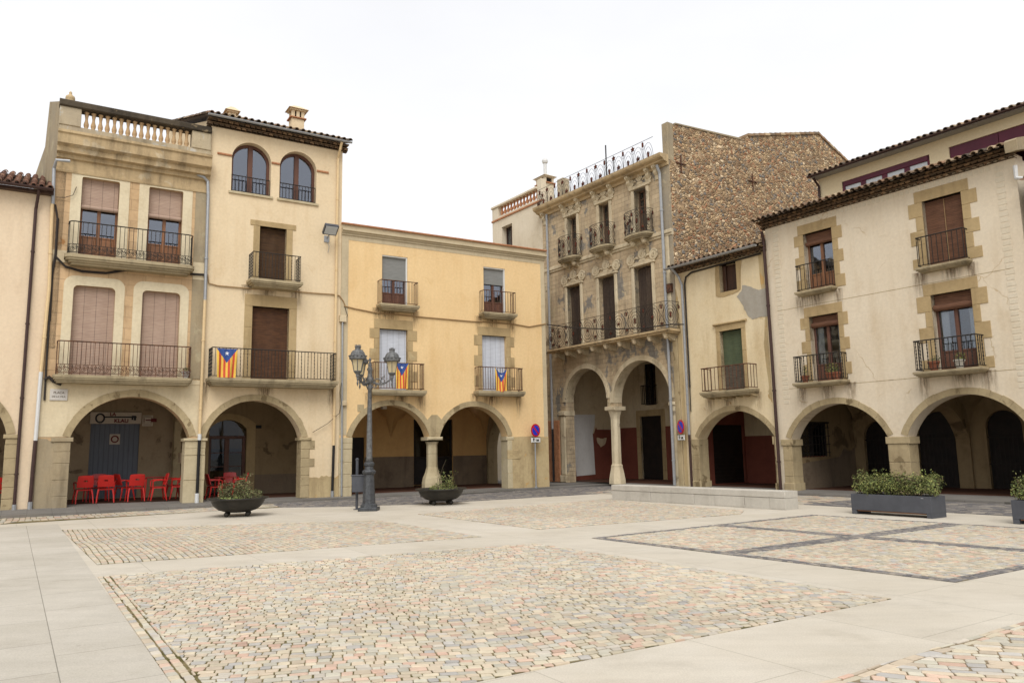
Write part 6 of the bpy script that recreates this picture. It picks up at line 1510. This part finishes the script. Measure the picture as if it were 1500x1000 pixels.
for i in range(3):
    a = radians(8+120*i)
    if arm0 is None:
        m = MB(); pts = [(.06, 0, 3.72), (.2, 0, 3.62), (.36, 0, 3.64), (.52, 0, 3.74), (AR, 0, 3.80)]
        m.tube([(.06+(AR-.06)*k/10, 0, 3.70-.10*sin(pi*k/10)*1.0+.10*(k/10)**2) for k in range(11)], [.035-.014*k/10 for k in range(11)], 6)
        m.ring((.22, 0, 3.70), .085, .016, 'y', 14, 5); m.ring((.38, 0, 3.72), .055, .013, 'y', 12, 5); m.ring((.13, 0, 3.58), .06, .014, 'y', 12, 5)
        m.tube([(.3, 0, 3.66), (.36, 0, 3.82), (.44, 0, 3.88), (.42, 0, 3.80)], [.02, .016, .012, .01], 5)
        m.lathe([(.03, 3.78), (.055, 3.8), (.05, 3.86), (.09, 3.9), (.1, 3.93)], AR, 0, 8); m.lathe([(.004, 3.52), (.028, 3.6), (.016, 3.68), (.034, 3.74), (.03, 3.8)], AR, 0, 8)
        arm0 = m.build('arm', 'lampiron', t)
        m = MB(); z0 = 3.93
        for k in range(6):
            a1_ = 2*pi*(k+.5)/6; m.tube([(AR+.115*cos(a1_), .115*sin(a1_), z0), (AR+.185*cos(a1_), .185*sin(a1_), z0+.36)], .012, 4)
        m.lathe([(.12, z0-.005), (.13, z0+.02), (.115, z0+.03)], AR, 0, 6)
        m.lathe([(.19, z0+.345), (.245, z0+.365), (.25, z0+.42), (.225, z0+.44), (.22, z0+.48), (.195, z0+.55), (.15, z0+.61), (.085, z0+.64), (.08, z0+.70), (.1, z0+.715), (.07, z0+.73)], AR, 0, 12)
        for k in range(12): a1_ = 2*pi*k/12; m.ball((AR+.245*cos(a1_), .245*sin(a1_), z0+.455), .026, 6, 4)
        for k in range(6): a1_ = 2*pi*k/6; m.prism([(AR+.075*cos(a1_)-.012, z0+.72), (AR+.075*cos(a1_)+.012, z0+.72), (AR+.09*cos(a1_), z0+.79)], .075*sin(a1_)-.01, .075*sin(a1_)+.01)
        m.lathe([(.05, z0+.72), (.04, z0+.76), (.01, z0+.78)], AR, 0, 8)
        lan0 = m.build('lantern', 'lampiron', t)
        m = MB(); m.lathe([(.108, z0+.02), (.176, z0+.35)], AR, 0, 6, False); m.build('lantern_glass', 'lampglass', lan0)
        arm0.rotation_euler.z = lan0.rotation_euler.z = a
    else:
        o = arm0.copy(); col.objects.link(o); o.parent = t; o.rotation_euler.z = a
        o = copy_tree(lan0, t); o.rotation_euler.z = a
g0 = gnd(522.5, 746)
t = thing('litter_bin', 'dark grey post mounted litter bin beside the street lamp base', 'bin', (g0.x, g0.y, 0), radians(8))
m = MB(); m.tube([(0, 0, 0), (0, 0, 1.42)], .04, 10); m.lathe([(.04, 1.42), (.052, 1.43), (.052, 1.47), (.01, 1.5)], 0, 0, 10); m.lathe([(.1, 0), (.1, .015), (.04, .02)], 0, 0, 10); m.build('post', 'anthra', t)
m = MB()
def tbox(m, x0, x1, y0, y1, z0, z1, f):
    cx, cy = (x0+x1)/2, (y0+y1)/2; q = [(x0, y0), (x1, y0), (x1, y1), (x0, y1)]
    m.add([(cx+(x-cx)*f, cy+(y-cy)*f, z0) for x, y in q]+[(x, y, z1) for x, y in q]+[(cx+(x-cx)*.9, cy+(y-cy)*.86, z1) for x, y in q]+[(cx+(x-cx)*.85*f, cy+(y-cy)*.8*f, z0+.04) for x, y in q], [(3, 2, 1, 0)]+[(i, (i+1) % 4, 4+(i+1) % 4, 4+i) for i in range(4)]+[(4+i, 4+(i+1) % 4, 8+(i+1) % 4, 8+i) for i in range(4)]+[(8+i, 8+(i+1) % 4, 12+(i+1) % 4, 12+i) for i in range(4)]+[(12, 13, 14, 15)])
tbox(m, -.14, .26, -.32, -.05, .52, .98, .88); m.build('bucket', 'anthra', t)
m = MB(); m.bbox(-.16, .28, -.34, -.03, .98, 1.01, .008); m.build('rim', 'anthra', t)
m = MB(); m.box(-.03, .03, -.06, .0, .8, .86); m.box(-.03, .03, -.06, .0, .6, .66); m.build('bracket', 'zinc', t)
def no_parking(loc, rz, zc, label, pole, R=.30):
    t = thing('no_parking_sign', label, 'traffic sign', loc, rz, 'round no parking signs')
    def disc(r, y0, y1, n=36): return [(r*cos(2*pi*i/n), zc+r*sin(2*pi*i/n)) for i in range(n)]
    m = MB(); m.prism(disc(R, 0, 0), -.05, -.03); d = m.build('disc', 'signred', t)
    m = MB(); m.prism(disc(R*.76, 0, 0), -.056, -.045); m.build('blue_face', 'signblue', d)
    m = MB(); c, s = cos(pi/4), sin(pi/4); q = [(-R*.76, -.035), (R*.76, -.035), (R*.76, .035), (-R*.76, .035)]
    m.prism([(x*c+z*s, zc-x*s+z*c) for x, z in q], -.061, -.05); m.build('red_bar', 'signred', d)
    m = MB(); m.bbox(-.27, .27, -.05, -.03, zc-R-.24, zc-R-.02, .004); pl = m.build('tow_plate', 'signwhite', t)
    m = MB(); zz = zc-R-.13     # tow truck mark and arrow
    m.prism([(.02, zz-.05), (.18, zz-.05), (.18, zz+.0), (.13, zz+.04), (.06, zz+.0), (.02, zz+.0)], -.055, -.045); m.prism([(-.04, zz-.02), (.03, zz+.05), (.04, zz+.04), (-.03, zz-.03)], -.055, -.045)
    m.prism([(-.16, zz-.05), (-.1, zz-.05), (-.1, zz+.03), (-.07, zz+.03), (-.13, zz+.09), (-.19, zz+.03), (-.16, zz+.03)], -.055, -.045)
    m.prism([(-.27, zc-R-.24), (.27, zc-R-.24), (.27, zc-R-.225), (-.27, zc-R-.225)], -.054, -.045); m.prism([(-.27, zc-R-.035), (.27, zc-R-.035), (.27, zc-R-.02), (-.27, zc-R-.02)], -.054, -.045)
    m.build('plate_mark', 'black', pl)
    m = MB()
    if pole:
        m.tube([(0, 0, .04), (0, 0, zc-R*.1)], .03, 10); m.lathe([(.07, .05), (.07, .12), (.03, .13)], 0, 0, 10); m.build('pole', 'zinc', t)
    else:
        m.box(-.32, .06, -.03, -.01, zc+.05, zc+.09); m.box(-.32, .06, -.03, -.01, zc-.2, zc-.16); m.build('bracket', 'zinc', t)
dep = -.32; u, z = FD.p(783.5, 630, dep)
no_parking(FD.w(u, -dep*-1, 0), FD.rz+.25, z, 'round blue and red no parking sign on a pole at the yellow house corner', True, .27)
dep = -.22; u, z = FR.p(998.4, 625, dep)
no_parking(FR.w(u, dep, 0), FR.rz-.35, z, 'round blue and red no parking sign fixed beside the grey pipe of the ornate house', False, .28)

# ================================================================== shop signs, plaque, floodlight
FONT = None
def text_obj(name, s, size, mat, parent, x, y, z, depth=.006):
    cu_ = bpy.data.curves.new(name, 'FONT'); cu_.body = s; cu_.size = size; cu_.extrude = depth; cu_.align_x = 'CENTER'; cu_.align_y = 'CENTER'; cu_.offset = .035*size
    tmp = bpy.data.objects.new('t', cu_); col.objects.link(tmp); dg = bpy.context.evaluated_depsgraph_get(); me = bpy.data.meshes.new_from_object(tmp.evaluated_get(dg)); bpy.data.objects.remove(tmp)
    me.transform(Matrix.Translation((x, y, z)) @ Matrix.Rotation(pi/2, 4, 'X')); me.materials.clear(); me.materials.append(MT[mat]); o = bpy.data.objects.new(name, me); col.objects.link(o); o.parent = parent; return o
D = 4.0; x0, z1 = FB.p(132.5, 603, D-.1); x1, z0 = FB.p(207, 620.5, D-.1); wS, hS = x1-x0, z1-z0
t = thing('shop_sign', 'cream shop sign board with a black key above the blue grey door', 'sign', FB.w((x0+x1)/2, D-.08, z0), FB.rz)
m = MB(); m.bbox(-wS/2, wS/2, -.04, .05, 0, hS, .01); m.build('board', 'signcream', t)
m = MB(); m.ring((-wS*.31, -.045, hS*.47), hS*.31, hS*.07, 'y', 24, 6, 1.0, 1.15); m.box(-wS*.31+hS*.3, wS*.40, -.055, -.04, hS*.52, hS*.63); m.box(wS*.30, wS*.335, -.055, -.04, hS*.34, hS*.53); m.box(wS*.345, wS*.39, -.055, -.04, hS*.3, hS*.53); m.box(wS*.3, wS*.39, -.055, -.04, hS*.63, hS*.70)
m.build('key_emblem', 'black', t)
text_obj('lettering', 'LA', hS*.40, 'signtext', t, -wS*.07, -.05, hS*.80); text_obj('lettering', 'KLAU', hS*.44, 'signtext', t, wS*.10, -.05, hS*.24)
x, z = FB.p(219, 615.5, D-.2); t = thing('bracket_sign', 'small red and white lettered sign on the wall right of the blue grey door', 'sign', FB.w(x, D-.02, z), FB.rz)
m = MB(); m.bbox(-.22, .14, -.03, .015, -.2, .2, .08); m.build('panel', 'signcream', t); m = MB(); m.bbox(-.16, .26, -.045, -.02, -.05, .08, .06); m.build('band', 'signtext', t)
x0, z1 = FB.p(73.5, 569.5); x1, z0 = FB.p(98.5, 586.5); t = thing('street_plaque', 'grey marble street name plaque on the cream corner above the grey plinth', 'sign', FB.w((x0+x1)/2, -.03, (z0+z1)/2), FB.rz)
hw, hh = (x1-x0)/2, (z1-z0)/2
m = MB(); m.bbox(-hw, hw, -.02, .02, -hh, hh, .008); m.build('slab', 'marble', t); text_obj('lettering', 'PLAÇA', hh*.55, 'engr', t, 0, -.02, hh*.35, .003); text_obj('lettering', 'DE LA VILA', hh*.42, 'engr', t, 0, -.02, -hh*.35, .003)
x, z = FC.p(485, 337, -.5); t = thing('floodlight', 'grey rectangular floodlight on a bracket at the cream house corner', 'lamp', FC.w(x, 0, z), FC.rz)
m = MB()
R3 = Matrix.Rotation(radians(-38), 3, 'X')
def rot_box(mb, x0, x1, y0, y1, z0, z1, c, R3):
    k = MB(); k.bbox(x0, x1, y0, y1, z0, z1, .015); mb.add([R3 @ Vector(v)+Vector(c) for v in k.v], k.f)
rot_box(m, -.27, .25, -.22, .22, -.02, .10, (0, -.5, .0), R3); m.build('housing', 'anthra', t)
m = MB(); rot_box(m, -.23, .21, -.18, .18, -.03, -.015, (0, -.5, .0), R3); m.build('lamp_glass', 'frost', t)
m = MB(); m.bbox(-.1, .1, -.03, 0, -.35, -.1, .01); m.tube([(0, 0, -.2), (0, -.25, -.15), (0, -.46, .05)], .025, 6); m.tube([(-.02, -.02, -.3), (.08, -.08, -.5), (.05, -.03, -.75)], .01, 4); m.build('bracket', 'zinc', t)

# ================================================================== flags hung on the balconies
def flag(f, px, dep, label, sag=0.0, narrow=1.0):
    (xa, za), (xb, zb_) = f.p(px[0], px[1], dep), f.p(px[2], px[3], dep); Wd, Hd = xb-xa, za-zb_
    t = MB(); nx, ny = 54, 54
    def S(u, v):
        uu = .5+(u-.5)*(1-.12*v*narrow); x = xa+Wd*uu; z = za-Hd*v*(1+.0*u)-sag*(1-(2*u-1)**2)*(1-v)*.9
        y = dep-.035-.03*sin(u*9+v*3)*(.3+v)-.015*sin(u*21); return (x, y, z)
    star = []
    for i in range(10): a = pi/2+2*pi*i/10; q = .125 if i % 2 == 0 else .05; star.append((.5+q*cos(a), .155-q*sin(a)*Wd/Hd))
    vs_ = [S(i/nx, j/ny) for j in range(ny+1) for i in range(nx+1)]; fs = []; mi = []
    for j in range(ny):
        for i in range(nx):
            u, v = (i+.5)/nx, (j+.5)/ny
            k = int(u*9) % 2
            if v < .5*(1-abs(2*u-1)): k = 2
            if inside((u, v), star): k = 3
            fs.append((j*(nx+1)+i, j*(nx+1)+i+1, (j+1)*(nx+1)+i+1, (j+1)*(nx+1)+i)); mi.append(k)
    o = f.w(xa, 0, za); t.v = [(v[0]-xa, v[1], v[2]-za) for v in vs_]; t.f = fs; t.mi = mi; t.c = [None]*len(fs)
    ob = t.build('flag', ['flagy', 'flagr', 'flagb', 'flagw'], None, True, o, f.rz); tag(ob, label, 'flag', 'starred flags hung on balcony railings')
flag(FC, (317, 510, 346.5, 553.5), -.62, 'red and yellow striped flag with blue starred triangle on the cream house balcony', 0)
flag(FD, (578.6, 531.5, 598, 569.5), -.42, 'striped starred flag on the balcony just right of the street lamp', .02)
flag(FD, (724.5, 537.5, 743, 574), -.42, 'striped starred flag sagging in the middle on the right yellow house balcony', .26)

# ================================================================== chairs and tables under the arcades
def make_chair():
    t = thing('red_chair', 'x', 'chair', (0, 0, 0), 0, 'red plastic cafe chairs')
    m = MB(); n = 6; vs_ = []
    for j in range(n+1):
        for i in range(n+1):
            u, v = i/n*2-1, j/n*2-1; vs_.append((.23*u*(1-.06*(v > .5)), .21*v, .445-.02*(1-u*u)*(1-v*v)))
    m.add(vs_, [(j*(n+1)+i, j*(n+1)+i+1, (j+1)*(n+1)+i+1, (j+1)*(n+1)+i) for j in range(n) for i in range(n)]); m.bbox(-.22, .22, -.2, .2, .40, .43, .01); m.build('seat', 'redpl', t, False)
    m = MB()
    def bk(u, v, o): return (.235*u*(1-.08*v*v), -.20-.10*v-.03*(1-u*u)+o, .50+.36*v+.02*(1-u*u)*(v > .9))
    for o in (0,):
        vs_ = [bk(i/8*2-1, j/8, 0) for j in range(9) for i in range(9)]+[bk(i/8*2-1, j/8, .022) for j in range(9) for i in range(9)]
        F_ = [(j*9+i, j*9+i+1, (j+1)*9+i+1, (j+1)*9+i) for j in range(8) for i in range(8) if not (j == 4 and 3 <= i <= 4)]
        m.add(vs_, F_+[tuple(81+k for k in reversed(q)) for q in F_])
        ed = [k for k in range(9)]+[9*k+8 for k in range(1, 9)]+[72+k for k in range(7, -1, -1)]+[9*k for k in range(7, 0, -1)]
        m.add(vs_, [(ed[k], ed[(k+1) % len(ed)], 81+ed[(k+1) % len(ed)], 81+ed[k]) for k in range(len(ed))])
    m.build('backrest', 'redpl', t)
    lg = None
    for sx, sy in ((-1, 1), (1, 1), (-1, -1), (1, -1)):
        m = MB(); m.tube([(sx*.20, sy*.17, .44), (sx*.235, sy*.20, .22), (sx*.25, sy*.245, 0)], [.03, .024, .017], 6); m.build('leg', 'redpl', t)
    for sx in (-1, 1):
        m = MB(); m.tube([(sx*.225, -.24, .64), (sx*.26, -.1, .665), (sx*.26, .1, .66), (sx*.25, .19, .63), (sx*.225, .19, .44)], [.02, .022, .024, .022, .02], 6); m.build('armrest', 'redpl', t)
    return t
def make_table():
    t = thing('red_table', 'x', 'table', (0, 0, 0), 0, 'red cafe tables')
    m = MB(); m.bbox(-.36, .36, -.36, .36, .715, .745, .012); m.build('table_top', 'redtop', t)
    for sx in (-1, 1):
        for sy in (-1, 1): m = MB(); m.tube([(sx*.30, sy*.30, .72), (sx*.33, sy*.33, 0)], [.024, .018], 6); m.build('leg', 'redpl', t)
    return t
ch = make_chair(); tb = make_table(); nc = nt_ = 0
def put(src, fac, px, dep, face, label, z):
    global nc, nt_
    u = fac.p(px, 720, dep)[0]
    if src is ch: o = src if nc == 0 else copy_tree(src); nc += 1
    else: o = src if nt_ == 0 else copy_tree(src); nt_ += 1
    o.location = fac.w(u, dep, z); o.rotation_euler = (0, 0, fac.rz+radians(face)); o['label'] = label
zB = .21
put(ch, FB, 122, .95, 8, 'leftmost red chair under the arch beside the grey plinth, its back to the plaza', zB)
put(ch, FB, 155, .95, -6, 'second red chair from the grey plinth, its back to the plaza', zB)
put(ch, FB, 144, 2.5, 176, 'red chair facing out behind the two leftmost red chairs', zB)
put(ch, FB, 182, 1.9, -70, 'red chair turned sideways in front of the blue grey door', zB)
put(ch, FB, 198, .9, 4, 'red chair with its back to the plaza, third along the front row', zB)
put(ch, FB, 231, .85, 92, 'red armchair seen from the side in front of the red table', zB)
put(ch, FB, 256, 1.9, 100, 'red chair at the right end of the red table near the pier', zB)
put(ch, FB, 264, 1.0, 60, 'red chair partly hidden by the pier with the black pipe', zB)
put(tb, FB, 141, 1.75, 5, 'red table between the leftmost red chairs by the grey plinth', zB)
put(tb, FB, 226, 1.75, 0, 'red table at the right under the key sign arch', zB)
put(tb, FC, 331, 1.5, 0, 'red table in front of the glazed bar door of the cream house', .14)
put(ch, FC, 314, 1.2, -85, 'red chair left of the table by the bar door', .14)
put(ch, FC, 350, 1.3, 80, 'red chair right of the table by the bar door', .14)
put(ch, FC, 338, 2.3, 178, 'red chair facing out behind the table by the bar door', .14)
put(ch, FA, 1.5, .9, 10, 'red chair at the far left edge under the peach house arch', .23)

# ================================================================== pots on the balconies
def flowerpot(f, u, dep, z, s, label, plant=None, mat='potclay'):
    m = MB(); m.lathe([(.07*s, 0), (.11*s, .18*s), (.13*s, .18*s), (.13*s, .22*s), (.105*s, .22*s), (.1*s, .18*s), (.001, .17*s)], 0, 0, 12, False)
    t = thing('flower_pot', label, 'pot', f.w(u, dep, z), f.rz); m.build('pot', mat, t)
    if plant: fm = MB(); foliage(fm, (0, 0, .2*s+plant[1]*.8), (plant[0], plant[0]*.6, plant[1]), plant[2], .05, plant[3]); fm.build('plant', 'leaf', t)
xa, xb, Dp, zz = BS[2]
flowerpot(F6, xa+.28, -.25, zz+.002, 1.1, 'clay pot with a small plant at the left end of the lower left quoined balcony', (.1, .22, 60, GREEN))
flowerpot(F6, xa+1.2, -.25, zz+.002, 1.2, 'clay pot with a big green plant in the middle of the lower left quoined balcony', (.26, .22, 260, GREEN))
flowerpot(F6, xb-.28, -.25, zz+.002, 1.2, 'clay pot with leafy plant at the right end of the lower left quoined balcony', (.13, .2, 100, GREEN))
xa, xb, Dp, zz = BS[3]
flowerpot(F6, xa+.45, -.25, zz+.002, 1.3, 'clay pot with dry brown plant at the left of the lower right quoined balcony', (.2, .12, 80, DRY))
flowerpot(F6, xb-.62, -.25, zz+.002, 1.2, 'grey pot with dark green plant at the right of the lower right quoined balcony', (.2, .15, 120, GREEN), 'concrete')
u, z = FB.p(272, 552, -.3)
flowerpot(FB, u, -.28, zb1 if False else FB.p(75.4, 547.6, -.5)[1]+.002, 1.1, 'white pot with a small plant at the right end of the rose blind balcony', (.14, .1, 70, GREEN), 'whitefr')
